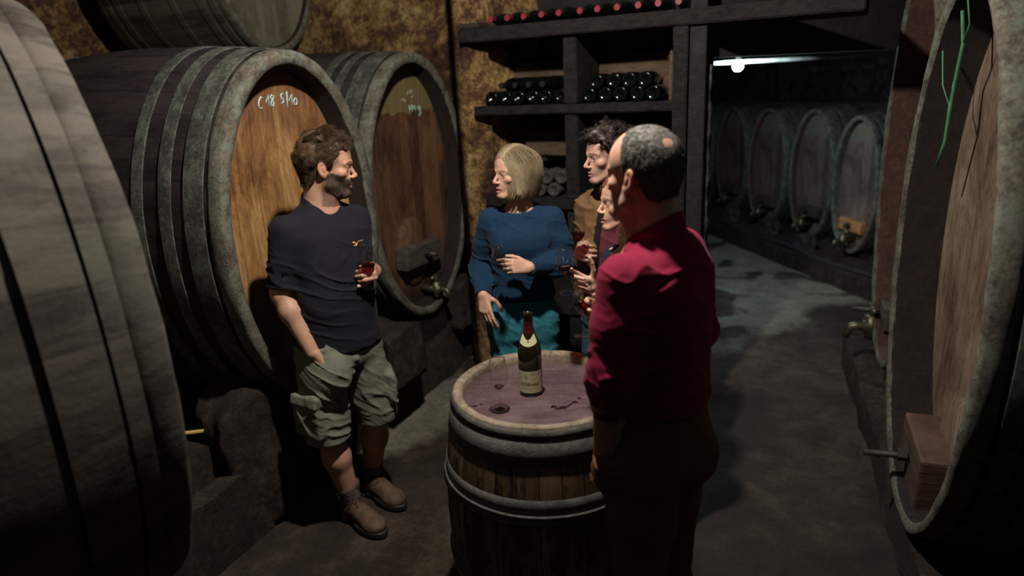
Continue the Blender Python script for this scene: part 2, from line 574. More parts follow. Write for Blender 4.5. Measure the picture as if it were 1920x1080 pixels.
# masonry curb under the far casks
def prism(name, poly, z0, z1, mat, parent=None, amp=0.012, step=0.08):
    """extruded polygon, edges subdivided and roughened"""
    pts = []
    m = len(poly)
    for i in range(m):
        a = np.array(poly[i], float); b = np.array(poly[(i + 1) % m], float)
        k = max(1, int(np.linalg.norm(b - a) / step))
        for j in range(k):
            pts.append(a + (b - a) * j / k)
    pts = np.array(pts); n = len(pts)
    nz = max(1, int((z1 - z0) / step))
    V = []
    for j in range(nz + 1):
        z = z0 + (z1 - z0) * j / nz
        P = np.column_stack([pts, np.full(n, z)])
        dx = np.stack([fbm(P * 5 + 3, 3), fbm(P * 5 + 40, 3), fbm(P * 5 + 80, 3) * (0.6 if j else 0)], 1) * amp
        V += list(map(tuple, P + dx))
    Fc = []
    for j in range(nz):
        for i in range(n):
            i2 = (i + 1) % n
            Fc.append((j * n + i, j * n + i2, (j + 1) * n + i2, (j + 1) * n + i))
    c = pts.mean(0)
    V.append((c[0], c[1], z1))
    for i in range(n):
        Fc.append((nz * n + i, nz * n + (i + 1) % n, len(V) - 1))
    o = pmesh(name, V, Fc, mat, parent, True)
    return autosmooth(o, 40)


def strip(p, q, n, w):
    p = np.array(p); q = np.array(q); n = np.array(n)
    return [p, q, q + n * w, p + n * w]


curb_a = fc0 + fn * 0.30 + fr_u * 1.3
curb_b = fc0 + fn * 0.30 - fr_u * 5.0
tag(prism('trim_1', strip(curb_b, curb_a, -fn, 1.6), -0.02, 0.17, M_STONE, None, 0.02), kind='structure')
# plinth of the near row (left)
pl_a = np.array([-1.118, 2.90]) - u * 1.3
pl_b = np.array([-0.409, 4.49]) + u * 0.3
tag(prism('trim_2', strip(pl_b, pl_a, -n_row, 1.5), -0.02, 0.34, M_STONE, None, 0.03), kind='structure')
# low sill under the right casks
rn = np.array([-0.9397, 0.342]); ru = np.array([0.342, 0.9397])
rs = np.array([1.489, 2.317])
tag(prism('trim_3', strip(rs - ru * 1.6 - rn * 0.02, rs + ru * 2.1 - rn * 0.02, -rn, 0.85), -0.02, 0.2, M_STONE, None, 0.02), kind='structure')


# ------------------------------------------------------------------ oval casks
def cask(name, c, rz, w, h, L, mats, label, group=None, hoops=((0.0, 0.07), (0.16, 0.07), (0.36, 0.06)), bulge=0.10, depth=0.12,
         rim_t=0.055, nseg=96, cat='cask', hoop_t=0.006, wob=0.006, back_hoops=True):
    """c = centre of the front rim; the front looks along local -Y"""
    stave, chime, chin, headm, hoopm = mats
    root = empty(name, tuple(c), rz)
    tag(root, label, cat, group)
    a, b = w / 2, h / 2
    def ring(y, s, off=0.0):
        R = []
        for k in range(nseg):
            t = 2 * PI * k / nseg
            R.append(((a * s + off) * math.cos(t), y, (b * s + off) * math.sin(t)))
        return R
    def sc(y): return 1 + bulge * math.sin(PI * min(max(y / L, 0), 1))
    def loft(rings, close_last=False):
        V = [p for r in rings for p in r]
        Fc = []
        for i in range(len(rings) - 1):
            for k in range(nseg):
                k2 = (k + 1) % nseg
                Fc.append((i * nseg + k, i * nseg + k2, (i + 1) * nseg + k2, (i + 1) * nseg + k))
        if close_last:
            V.append((0, rings[-1][0][1], 0)); j = len(V) - 1; i = len(rings) - 1
            for k in range(nseg):
                Fc.append((i * nseg + k, i * nseg + (k + 1) % nseg, j))
        return V, Fc
    V, Fc = loft([ring(0.02 + (L - 0.02) * i / 24, sc(L * i / 24), -0.012 if i == 0 else (-0.003 if i == 1 else 0)) for i in range(25)], True)
    V = np.array(V); V += np.stack([fbm(V * 6 + s_, 2) for s_ in (1, 30, 60)], 1) * wob * 0.6
    body = pmesh('staves', V, Fc, stave, root)
    # rim: outer lip, flat front, inside of the chime
    V, Fc = loft([ring(0.075, sc(0.075), -0.004), ring(0.060, sc(0.06), 0.004), ring(0.012, 1, 0.003), ring(0.0, 1, -0.003), ring(-0.002, 1, -rim_t * 0.5), ring(0.004, 1, -rim_t + 0.004), ring(0.016, 1, -rim_t)])
    V = np.array(V); V += np.stack([fbm(V * 9 + s_, 3) for s_ in (1, 30, 60)], 1) * wob
    pmesh('rim', V, Fc, chime, root)
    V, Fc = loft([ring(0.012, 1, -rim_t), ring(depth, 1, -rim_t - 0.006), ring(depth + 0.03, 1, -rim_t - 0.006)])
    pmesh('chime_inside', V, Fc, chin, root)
    # head
    hv = []
    rings = [ring(depth, r_, -(rim_t - 0.002) * (1 if r_ == 1 else 1)) for r_ in (1,)]
    rings = []
    for r_ in np.linspace(1, 0.06, 10):
        y = depth + 0.02 * (1 - r_ ** 2)
        rings.append([((a - rim_t) * r_ * math.cos(2 * PI * k / nseg), y, (b - rim_t) * r_ * math.sin(2 * PI * k / nseg)) for k in range(nseg)])
    V, Fc = loft(rings, True)
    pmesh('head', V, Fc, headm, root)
    for (y0, wd) in hoops:
        for yy in ([y0] if not back_hoops or y0 > L * 0.4 else [y0, L - y0 - wd]):
            rr = [ring(yy, sc(yy), 0.001), ring(yy + 0.001, sc(yy), hoop_t), ring(yy + wd * 0.5, sc(yy + wd * 0.5), hoop_t + 0.001),
                  ring(yy + wd - 0.001, sc(yy + wd), hoop_t), ring(yy + wd, sc(yy + wd), 0.001)]
            V, Fc = loft(rr)
            V = np.array(V); V += np.stack([fbm(V * 4 + s_, 2) for s_ in (yy * 9, 30, 60)], 1) * 0.003
            autosmooth(pmesh('hoop', V, Fc, hoopm, root), 50)
    root['dims'] = (w, h, L, depth)
    return root


def bar_bracket(root, z, width=0.34, hgt=0.085, deep=0.09, mat=None, y=None, tilt=0.04, bolt=0.16, x=0.0):
    """wooden crossbar over the manhole door, with its threaded bolt and nut"""
    d = root['dims'][3] if y is None else y
    o = MB().box((0, 0, 0), (width, deep, hgt), 0, 0.012).build('crossbar', mat or M_BAR, root)
    V = [v.co for v in o.data.vertices]
    for v in V:
        f = v.x / (width / 2)
        v.z += -0.35 * hgt * f * f * (1 if v.z < 0 else -0.2)
    o.location = (x, d - deep / 2 + 0.004, z); o.rotation_euler = (0, tilt, 0)
    b = MB().tube([(x, d, z), (x, d - deep - bolt, z - 0.01)], 0.013, 10)
    b.build('bolt', M_IRON, root, True)
    n = MB().tube([(x, d - deep - 0.005, z), (x, d - deep - 0.04, z)], 0.026, 6)
    n.build('nut', M_IRON, root)


def manhole(root, z, w=0.36, h=0.42, mat=None):
    d = root['dims'][3]
    prof = [(0.0, 0.02), (0.9, 0.02), (1.0, 0.008), (1.0, -0.02)]
    mb = MB()
    n = 40
    V = []
    for r, yy in prof:
        for k in range(n):
            t = 2 * PI * k / n
            V.append((r * w / 2 * math.cos(t), d + 0.004 - yy, z + r * h / 2 * math.sin(t)))
    Fc = [(i * n + k, i * n + (k + 1) % n, (i + 1) * n + (k + 1) % n, (i + 1) * n + k) for i in range(len(prof) - 1) for k in range(n)]
    autosmooth(pmesh('manhole_door', V, Fc, mat, root), 40)


def tap(root, z, x=0.0, s=1.0, mat=None):
    d = root['dims'][3]
    mat = mat or M_BRASS
    t = MB()
    t.tube([(x, d + 0.02, z), (x, d - 0.05 * s, z), (x, d - 0.13 * s, z)], [0.022 * s, 0.02 * s, 0.026 * s], 14)
    t.tube([(x, d - 0.10 * s, z + 0.045 * s), (x, d - 0.10 * s, z - 0.05 * s)], [0.028 * s, 0.022 * s], 14)
    t.tube([(x, d - 0.12 * s, z), (x, d - 0.17 * s, z - 0.005), (x, d - 0.19 * s, z - 0.05 * s)], [0.018 * s, 0.017 * s, 0.015 * s], 12)
    o = t.build('tap', mat, root, True)
    hd = MB().tube([(x, d - 0.10 * s, z + 0.045 * s), (x, d - 0.10 * s, z + 0.07 * s)], [0.012 * s, 0.012 * s], 10)
    hd.tube([(x - 0.05 * s, d - 0.10 * s, z + 0.075 * s), (x + 0.05 * s, d - 0.10 * s, z + 0.075 * s)], 0.011 * s, 10)
    hd.build('tap_handle', mat, o, True)


def strokes(name, root, lines, s, org, r=0.0035, mat=None, y=None, slant=0.0, parent=None):
    """chalk lines on a cask head; x to the right as seen from the front"""
    d = root['dims'][3] if y is None else y
    mb = MB()
    w, h = root['dims'][0] / 2 - 0.055, root['dims'][1] / 2 - 0.055
    for ln in lines:
        P = []
        for (px, pz) in ln:
            X = org[0] + (px + pz * slant) * s; Z = org[1] + pz * s
            rr = min(1.0, math.hypot(X / w, Z / h))
            P.append((X, d + 0.02 * (1 - rr ** 2) - 0.0015, Z))
        mb.tube(P, r, 6)
    return mb.build(name, mat or M_CHALK, parent or root, True)


# local +X is to the right when looking at the front (camera side), since the front looks along -Y
RZ_L = math.radians(90 - 24.3)
C1 = cask('cask', (-0.902, 3.09, 1.329), RZ_L, 1.031, 1.576, 1.75, (M_STAVE_DARK, M_CHIME, M_CHIME_IN, M_HEAD1, M_HOOP),
          'large oval cask with orange-brown head chalked C18 5/10, behind the bearded man', 'oval casks in the near left row',
          hoops=((0.085, 0.10), (0.25, 0.065), (0.40, 0.06)), bulge=0.07)
# lighter band of bare staves between the front hoops
strokes('chalk_writing', C1, [
    [(0.62, 0.9), (0.35, 1.0), (0.08, 0.7), (0.0, 0.3), (0.15, 0.0), (0.5, 0.05)],
    [(0.95, 0.45), (1.3, 1.15), (1.32, 0.1)],
    [(1.95, 0.95), (1.7, 1.15), (1.55, 0.9), (1.8, 0.65), (2.0, 0.4), (1.85, 0.12), (1.6, 0.2), (1.65, 0.5), (1.95, 0.85), (2.0, 1.05)],
    ], 0.048, (-0.085, 0.555), 0.0028, slant=0.08)
strokes('chalk_writing', C1, [
    [(3.35, 1.15), (2.95, 1.15)], [(2.98, 1.15), (2.95, 0.75), (3.25, 0.75), (3.3, 0.45), (3.0, 0.3)],
    [(3.75, 1.35), (3.78, -0.15)],
    [(4.0, 0.45), (4.4, 1.1), (4.38, 0.05)],
    [(4.85, 0.7), (4.65, 0.45), (4.72, 0.1), (5.0, 0.08), (5.12, 0.4), (4.98, 0.68), (4.85, 0.7)]], 0.048, (-0.085, 0.555), 0.0028, slant=0.08)
C2 = cask('cask', (-0.509, 4.218, 1.324), RZ_L, 1.15, 1.60, 1.75, (M_STAVE_DARK, M_CHIME, M_CHIME_IN, M_HEAD2, M_HOOP),
          'large oval cask with dark brown head, between the bearded man and blonde woman', 'oval casks in the near left row',
          hoops=((0.085, 0.11), (0.25, 0.05), (0.35, 0.06)), bulge=0.05)
strokes('chalk_writing', C2, [
    [(1.6, 2.3), (1.9, 2.9), (2.1, 2.3), (2.5, 3.0)], [(2.7, 2.4), (2.9, 2.9), (3.2, 2.5)], [(2.6, 1.9), (3.6, 2.2)]], 0.045, (0.03, 0.46), 0.0025, M_CHALK_DIM)
strokes('chalk_writing', C2, [
    [(0.2, 1.6), (0.5, 1.9), (0.6, 1.4)], [(0.8, 1.4), (1.0, 1.8), (1.1, 1.3)]], 0.045, (0.03, 0.46), 0.0025, M_CHALK_DIM)
strokes('chalk_writing', C2, [
    [(0.0, 0.9), (0.1, 0.1)], [(0.0, 0.45), (0.6, 0.5)], [(0.55, 1.0), (0.7, 0.1)],
    [(1.3, 0.8), (1.0, 0.75), (0.95, 0.45), (1.3, 0.4), (1.35, 0.75), (1.4, 0.1)],
    [(2.3, 0.7), (2.0, 0.6), (2.1, 0.25), (2.4, 0.4), (2.4, 0.7), (2.5, -0.2), (2.1, -0.5)]], 0.050, (0.12, 0.455), 0.003)
manhole(C2, -0.40, 0.34, 0.44, M_HEAD2)
bar_bracket(C2, -0.40, 0.42, 0.10, 0.09, M_BAR_GREY, tilt=0.06, bolt=0.08)
tap(C2, -0.66, 0.06, 1.1)
C3 = cask('cask', (-1.50, 4.93, 2.86), RZ_L, 0.95, 1.34, 1.12, (M_STAVE_GREY, M_CHIME, M_CHIME_IN, M_HEAD3, M_STAVE_GREY),
          'grey cask on the upper tier, cut off by the top of the picture', 'oval casks in the near left row',
          hoops=((0.085, 0.05), (0.17, 0.06), (0.40, 0.05)), bulge=0.04, depth=0.04, rim_t=0.045)
C0 = cask('cask', (-1.354, 2.043, 1.333), math.radians(135), 1.549, 1.802, 1.35, (M_STAVE_GREY, M_STAVE_GREY, M_CHIME_IN, M_HEAD3, M_STAVE_GREY),
          'huge blurred grey-brown cask at the left edge, seen from its side', None,
          hoops=((0.078, 0.05), (0.135, 0.12), (0.275, 0.16), (0.46, 0.16)), bulge=0.12, hoop_t=0.010)
RZ_R = math.radians(-110)
R1 = cask('cask', (1.482, 2.310, 1.225), RZ_R, 1.29, 1.99, 1.1, (M_STAVE_DARK, M_CHIME, M_CHIME_IN, M_HEADR, M_HOOP),
          'tall cask with pale weathered head at the right edge, green string inside its rim', 'tall casks along the right wall',
          hoops=((0.085, 0.06), (0.20, 0.08), (0.34, 0.07)), bulge=0.012, depth=0.17, rim_t=0.045)
R2 = cask('cask', (2.003, 3.47, 1.38), RZ_R, 1.151, 2.08, 1.1, (M_STAVE_GREY, M_CHIME, M_CHIME_RED, M_HEADR, M_HOOP),
          'tall cask with grey rim and reddish inside, just behind the nearest right one', 'tall casks along the right wall',
          hoops=((0.085, 0.06), (0.20, 0.08), (0.34, 0.07)), bulge=0.012, depth=0.15, rim_t=0.045)
manhole(R1, -0.72, 0.42, 0.46, M_HEADR)
bar_bracket(R1, -0.80, 0.34, 0.17, 0.13, M_BAR, bolt=0.16, x=-0.12, tilt=0.12)
bar_bracket(R2, -0.82, 0.30, 0.10, 0.12, M_BAR_GREY, bolt=0.14, x=-0.30)
tap(R2, -0.93, -0.30, 1.5)
# green strings dangling inside the rim of the near right cask
M_STRING = simple('green_string', (0.05, 0.18, 0.09), 0.5, 0, 0.3, 20, 0)
sg = MB()
sg.tube([(-0.16, 0.02, 0.96), (-0.22, 0.04, 0.86), (-0.19, 0.05, 0.74), (-0.26, 0.06, 0.66), (-0.25, 0.05, 0.52), (-0.30, 0.06, 0.40), (-0.33, 0.05, 0.30)], 0.0065, 8)
sg.tube([(-0.16, 0.02, 0.96), (-0.12, 0.03, 0.88), (-0.14, 0.05, 0.80), (-0.19, 0.05, 0.74)], 0.003, 6)
sg.tube([(-0.25, 0.05, 0.52), (-0.31, 0.03, 0.60), (-0.33, 0.02, 0.72)], 0.003, 6)
strg = sg.build('string', M_STRING, None, True)
strg.location = (1.489, 2.317, 1.253); strg.rotation_euler = (0, 0, RZ_R)
tag(strg, 'tangled green string hanging inside the rim of the nearest right cask', 'string')

far = [((3.17, 6.21), 0.845, 0.62, 1.26, 'nearest cask of the far row, with an orange-brown crossbar', M_BAR_ORANGE, M_CHIME),
       ((3.11, 7.00), 0.84, 0.72, 1.32, 'far cask with pale lit top, second from the right in its row', M_BAR_GREY, M_CHIME_RED),
       ((2.945, 7.79), 0.82, 0.76, 1.32, 'far cask with reddish rim, third from the right in its row', M_BAR_GREY, M_CHIME_RED),
       ((2.89, 8.85), 0.80, 0.75, 1.32, 'dim far cask with thin red left edge, below the bare bulb', M_BAR_GREY, M_CHIME_RED),
       ((2.73, 9.80), 0.80, 0.75, 1.30, 'last dark far cask, half hidden by the door jamb', M_BAR_GREY, M_CHIME_RED)]
for i, (p, z, w_, h_, lb, bm_, ch_) in enumerate(far):
    c_ = cask('cask', (p[0], p[1], z), math.radians(-78.5), w_, h_, 1.3, (M_STAVE, M_CHIME, ch_, M_HEADF, M_HOOP), lb, 'row of casks in the far cellar',
              hoops=((0.085, 0.05), (0.17, 0.05), (0.32, 0.05)), bulge=0.05, depth=0.07, rim_t=0.04, nseg=72)
    bar_bracket(c_, -0.36, 0.30, 0.08, 0.07, bm_, bolt=0.06, tilt=0.03)
    tap(c_, -0.50, 0.0, 1.2)


# ------------------------------------------------------------------ chocks and supports
def rough_block(name, c, size, rz, mat, amp=0.03, res=14, top_round=0.0, seed=0):
    bm = bmesh.new()
    bmesh.ops.create_cube(bm, size=1.0)
    bmesh.ops.subdivide_edges(bm, edges=bm.edges[:], cuts=res, use_grid_fill=True)
    for v in bm.verts:
        x, y, z = v.co
        if top_round and z > 0:
            z = z * (1 - top_round * (abs(x) * 2) ** 2.2 * (z * 2))
        v.co = Vector((x * size[0], y * size[1], z * size[2]))
    P = np.array([v.co[:] for v in bm.verts]) + seed * 5.3
    N = np.stack([fbm(P * 6 + k, 4) for k in (0, 20, 50)], 1) * amp
    for v, d in zip(bm.verts, N):
        v.co += Vector(d)
    me = bpy.data.meshes.new(name)
    bm.to_mesh(me); bm.free()
    o = link(name, me, mat)
    o.location = c; o.rotation_euler = (0, 0, rz)
    return o


RZrow = math.radians(90 - 24.3)
blk = rough_block('stone_support', (-1.27, 2.84, 0.35), (0.30, 0.26, 0.73), RZrow - 0.3, M_STONE, 0.045, 16, 0.35)
tag(blk, 'tall rounded stone support below the left rim of the orange-headed cask', 'stone block', 'stone supports under the casks')
blk = rough_block('stone_support', (-1.555, 2.60, 0.25), (0.26, 0.34, 0.56), RZrow, M_STONE, 0.04, 14, 0.1, 2)
tag(blk, 'low rough stone block carrying the folding ruler', 'stone block', 'stone supports under the casks')
for (t, dn, lb) in ((0.60, -0.10, 'square grey stone support between the two chalked casks'), (1.60, -0.18, 'stone support at the right end of the near left cask row')):
    p = np.array([-0.902, 3.09]) + u * t + n_row * dn
    b_ = rough_block('stone_support', (p[0], p[1], 0.48), (0.34, 0.30, 0.34), RZrow, M_STONE, 0.03, 12, 0.2, t)
    tag(b_, lb, 'stone block', 'stone supports under the casks')
# oak bearers that carry the casks
def bearer(c, size, rz, lb, name='timber_bearer', mat=M_SHELF, grp='timber bearers under the casks'):
    o = MB().box((0, 0, 0), size, 0, 0.012).build(name, mat)
    o.location = c; o.rotation_euler = (0, 0, rz)
    return tag(o, lb, 'beam', grp)
def mid_row(t, d): 
    p = np.array([-0.902, 3.09]) + u * t - n_row * d
    return p
for (t, zb, who) in ((0.0, 0.541, 'orange-headed'), (1.19, 0.524, 'dark brown-headed')):
    p = mid_row(t, 0.22); bearer((p[0], p[1], (0.32 + zb) / 2 - 0.012), (0.42, 0.16, zb - 0.32 - 0.01), RZrow, 'dark timber bearer under the front of the %s cask' % who)
p = mid_row(0.6, 0.95)
bearer((-1.93, 5.02, 2.185), (0.5, 0.16, 0.07), RZrow, 'dark timber beam under the upper grey cask')
bearer((-1.64, 1.755, 0.16), (0.7, 0.22, 0.34), math.radians(135), 'dark timber bearer under the huge left cask')
bearer((1.72, 2.24, 0.22), (0.6, 0.16, 0.06), RZ_R, 'dark timber bearer under the nearest right cask')
bearer((2.22, 3.40, 0.26), (0.6, 0.16, 0.16), RZ_R, 'dark timber bearer under the second right cask')
for i, (p, z, w_, h_, lb, bm_, ch_) in enumerate(far):
    q = np.array(p) - fn * 0.2
    who = ['nearest far', 'pale-topped far', 'red-rimmed far', 'dim far', 'last far'][i]
    bearer((q[0], q[1], 0.175), (w_ * 0.6, 0.16, max(0.03, z - h_ / 2 - 0.17 + 0.05)), math.radians(-78.5), 'stone chock under the %s cask' % who, 'stone_chock', M_STONE, 'chocks under the far casks')
    if i < 4:
        q2 = np.array(p) - fr_u * 0.40 + fn * 0.16
        o = rough_block('stone_chock', (q2[0], q2[1], 0.24), (0.15, 0.16, 0.18), 0.3, M_WALL_FAR, 0.02, 8, 0.2, i)
        tag(o, 'pale stone wedge on the curb just left of the %s cask' % who, 'stone', 'chocks under the far casks')
# hose or pipe running along the far curb
pp = MB()
pts = []
for t in np.linspace(0, 5.6, 40):
    q = fc0 + fn * 0.26 + fr_u * (1.0 - t)
    pts.append((q[0], q[1], 0.185 + 0.012 * math.sin(t * 5)))
pp.tube(pts, 0.022, 10)
tag(pp.build('pipe', simple('dark_hose', (0.035, 0.035, 0.04), 0.4, 0, 0.3, 10, 0.1), None, True), 'dark hose lying along the stone curb in front of the far casks', 'pipe')
# ledge along the far wall
q = fc0 - fn * 1.66 - fr_u * 1.3
tag(MB().box((q[0], q[1], 1.86), (0.14, 3.6, 0.06), math.atan2(fr_u[1], fr_u[0]) + PI / 2).build('trim_4', M_WALL_FAR), kind='structure')
# iron rail with the bare bulb
pa = Vector((1.62, 5.72, 1.985)); pb = Vector((3.35, 6.12, 1.985))
rail = MB().tube([pa, pb], 0.016, 10).build('pipe', simple('painted_conduit', (0.55, 0.6, 0.58), 0.5, 0.2, 0.3, 20, 0.2), None, True)
tag(rail, 'pale horizontal conduit above the far casks, brightly lit beside the bulb', 'pipe')
bl = empty('light_bulb', (BULB[0], BULB[1], BULB[2] - 0.05)); tag(bl, 'bare glowing cold-white bulb hanging in the far cellar doorway', 'light bulb')
mg = Mat('bulb_glow'); mg.set(Base_Color=(1, 1, 1)); mg.b.inputs['Emission Color'].default_value = (0.78, 0.97, 1, 1); mg.b.inputs['Emission Strength'].default_value = 850
g_ = MB().lathe([(0.0, -0.035), (0.018, -0.032), (0.034, -0.018), (0.040, 0.0), (0.032, 0.018), (0.014, 0.034), (0.013, 0.045)], 20).build('glass', mg.m, bl, True)
g_.visible_shadow = True
s_ = MB().lathe([(0.0, 0.10), (0.017, 0.10), (0.017, 0.04), (0.0, 0.04)], 16).build('socket', M_IRON, bl)
s2 = MB().tube([(0, 0, 0.095), (0, 0.05, 0.11), (0.02, 0.16, 0.10)], 0.006, 8).build('cord', M_IRON, bl, True)
# ================================================================== bottle rack
RA = math.atan2(ex[1], ex[0])
def rbox(name, t0, t1, d0, d1, z0, z1, mat, parent, bev=0.006, rough=0.004):
    c = rk((t0 + t1) / 2, (d0 + d1) / 2)
    bm = bmesh.new(); bmesh.ops.create_cube(bm, size=1.0)
    bmesh.ops.scale(bm, vec=(abs(t1 - t0), abs(d1 - d0), z1 - z0), verts=bm.verts)
    bmesh.ops.bevel(bm, geom=bm.edges[:], offset=bev, segments=2, affect='EDGES')
    long_ = [e for e in bm.edges if e.calc_length() > 0.12]
    bmesh.ops.subdivide_edges(bm, edges=long_, cuts=12, use_grid_fill=True)
    bm.transform(Matrix.Translation((c[0], c[1], (z0 + z1) / 2)) @ Matrix.Rotation(RA, 4, 'Z'))
    P = np.array([v.co[:] for v in bm.verts]); D = np.stack([fbm(P * 9 + k, 3) for k in (0, 9, 30)], 1) * rough
    for v, d in zip(bm.verts, D): v.co += Vector(d)
    me = bpy.data.meshes.new(name); bm.to_mesh(me); bm.free()
    return autosmooth(link(name, me, mat, parent), 45)


rack = empty('bottle_rack')
tag(rack, 'tall weathered timber and masonry bottle rack behind the blonde woman', 'rack')
ZT0, ZT1 = 2.165, 2.24      # top beam
ZM0, ZM1 = 1.75, 1.80       # middle shelf
ZL0, ZL1 = 1.20, 1.26       # lower shelf
rbox('top_beam', -0.12, 2.0, -0.02, 0.45, ZT0, ZT1, M_SHELF, rack)
rbox('shelf', -0.06, 1.15, 0.0, 0.5, ZM0, ZM1, M_SHELF, rack)
rbox('shelf', -0.02, 1.15, 0.0, 0.5, ZL0, ZL1, M_SHELF, rack)
rbox('shelf', -0.02, 1.15, 0.0, 0.5, 0.55, 0.61, M_SHELF, rack)
rbox('post', 1.14, 1.215, -0.01, 0.3, 0.0, ZT0, M_SHELF, rack)
rbox('post', 0.52, 0.60, 0.02, 0.5, ZM1, ZT0, M_SHELF, rack)
rbox('post', 0.52, 0.60, 0.02, 0.3, ZL1, ZM0, M_SHELF, rack)
rbox('post', 0.52, 0.60, 0.02, 0.3, 0.0, ZL0, M_SHELF, rack)
rbox('back_board', -0.02, 0.55, 0.40, 0.43, ZM1, ZM1 + 0.25, M_BOARD, rack)
rbox('back_board', 0.60, 1.13, 0.36, 0.39, ZM1, ZM1 + 0.265, M_BOARD, rack)
rbox('side_board', 1.115, 1.135, 0.02, 0.36, ZM1, ZM1 + 0.25, M_BOARD, rack)
rbox('back_board', 0.12, 0.52, 0.30, 0.33, ZL1 + 0.22, ZL1 + 0.38, M_BOARD, rack)
tag(rbox('stone_scrap', -0.12, 0.02, -0.03, 0.1, ZT1, ZT1 + 0.03, M_STONE, None, 0.008, 0.02), 'small pale crumbling stone on the left end of the top beam', 'stone')

# bottle lying with base towards the viewer: local +Y runs from base to neck
def bottle_profile(r=0.041, h=0.295):
    return [(0.0, 0.022), (r * 0.45, 0.012), (r * 0.78, 0.0), (r * 0.97, 0.004), (r, 0.012), (r, h * 0.50), (r * 0.97, h * 0.56), (r * 0.80, h * 0.66),
            (r * 0.52, h * 0.76), (r * 0.39, h * 0.84), (r * 0.355, h * 0.93), (r * 0.355, h * 0.955), (r * 0.40, h * 0.96), (r * 0.40, h * 0.99), (0.0, h * 0.99)]
MY = Matrix.Rotation(-PI / 2, 4, 'X')      # z -> y
def lying_bottle(name, glass, capm):
    root = empty(name)
    pr = bottle_profile()
    b = MB().lathe(pr, 32, MY).build('glass', glass, root, True)
    cp = [(0.0, 0.2935), (0.0165, 0.2935), (0.0172, 0.291), (0.0172, 0.283), (0.0158, 0.281), (0.0162, 0.237), (0.0155, 0.235)]
    c = MB().lathe(cp, 24, MY).build('capsule', capm, root, True)
    autosmooth(c, 40)
    return root
protoB = lying_bottle('wine_bottle', M_BOTTLE_DK, M_CAPSULE)
protoC = lying_bottle('wine_bottle', M_BOTTLE_DK, simple('black_capsule', (0.02, 0.018, 0.018), 0.3, 0, 0.2, 30, 0))
first_used = [False]
def put_bottle(t, d, z, base_out=True, label='', group='', proto=None, yaw=0.0, roll=0.0):
    o = copy_tree(proto or protoB)
    p = rk(t, d)
    o.location = (p[0], p[1], z)
    o.rotation_euler = (0, 0, RA + (0 if base_out else PI) + yaw)
    tag(o, label, 'wine bottle', group)
    return o
dl = 0.001
Z0 = ZM1 + 0.041 + 0.002
names6 = ['at the left end of', 'second from the left in', 'third from the left in', 'third from the right in', 'second from the right in', 'at the right end of']
for i in range(6):
    put_bottle(0.035 + 0.0885 * i, 0.05 + 0.012 * (i % 2), Z0, True, 'dark bottle, base outward, %s the left bay bottom row' % names6[i], 'bottles lying in the left bay of the middle shelf')
for i in range(4):
    put_bottle(0.125 + 0.0885 * i, 0.31, Z0 + 0.071, False, ['leftmost', 'second', 'third', 'rightmost'][i] + ' bottle lying on top of the left bay row', 'bottles lying in the left bay of the middle shelf', protoC)
names5 = ['leftmost', 'second', 'middle', 'fourth', 'rightmost']
for i in range(5):
    put_bottle(0.655 + 0.0915 * i, 0.05 + 0.01 * ((i * 3) % 2), Z0, True, '%s dark bottle in the bottom row of the right bay' % names5[i], 'bottles lying in the right bay of the middle shelf')
for i in range(4):
    put_bottle(0.70 + 0.0915 * i, 0.055 + 0.012 * ((i * 5) % 3), Z0 + 0.071, True, '%s dark bottle in the upper row of the right bay' % ['leftmost', 'second', 'third', 'rightmost'][i], 'bottles lying in the right bay of the middle shelf')
# red-capped bottles on the top beam, necks outward
tt = [0.06, 0.17, 0.275, 0.385, 0.49, 0.615, 0.715, 0.825, 0.94, 1.045, 1.15, 1.26]
for i, t in enumerate(tt):
    place = 'leftmost' if i == 0 else ('rightmost visible' if i == len(tt) - 1 else ['', 'second', 'third', 'fourth', 'fifth', 'sixth', 'seventh', 'eighth', 'ninth', 'tenth', 'eleventh'][i] + ' from the left')
    put_bottle(t, 0.34, ZT1 + 0.0425, False, '%s red-capped bottle lying neck outward on the top beam' % place, 'red-capped bottles on the top beam')
# dusty bottles piled in the lower bays
protoD = lying_bottle('dusty_bottle', M_DUSTY, M_DUSTY)
k = 0
for row in range(3):
    for i in range(5 if row < 2 else 3):
        x_ = 0.06 + 0.087 * i + (0.043 if row % 2 else 0)
        o = put_bottle(x_, 0.06 + 0.02 * ((i + row) % 3), ZL1 + 0.043 + 0.0735 * row, True,
                       'dusty grey bottle, %s from left in the %s layer of the lower pile' % (['first', 'second', 'third', 'fourth', 'fifth'][i], ['bottom', 'middle', 'top'][row]),
                       'dusty bottles piled in the lower bay', protoD)
def drop(o):
    for c in list(o.children): drop(c)
    bpy.data.objects.remove(o)
drop(protoB); drop(protoD); drop(protoC)

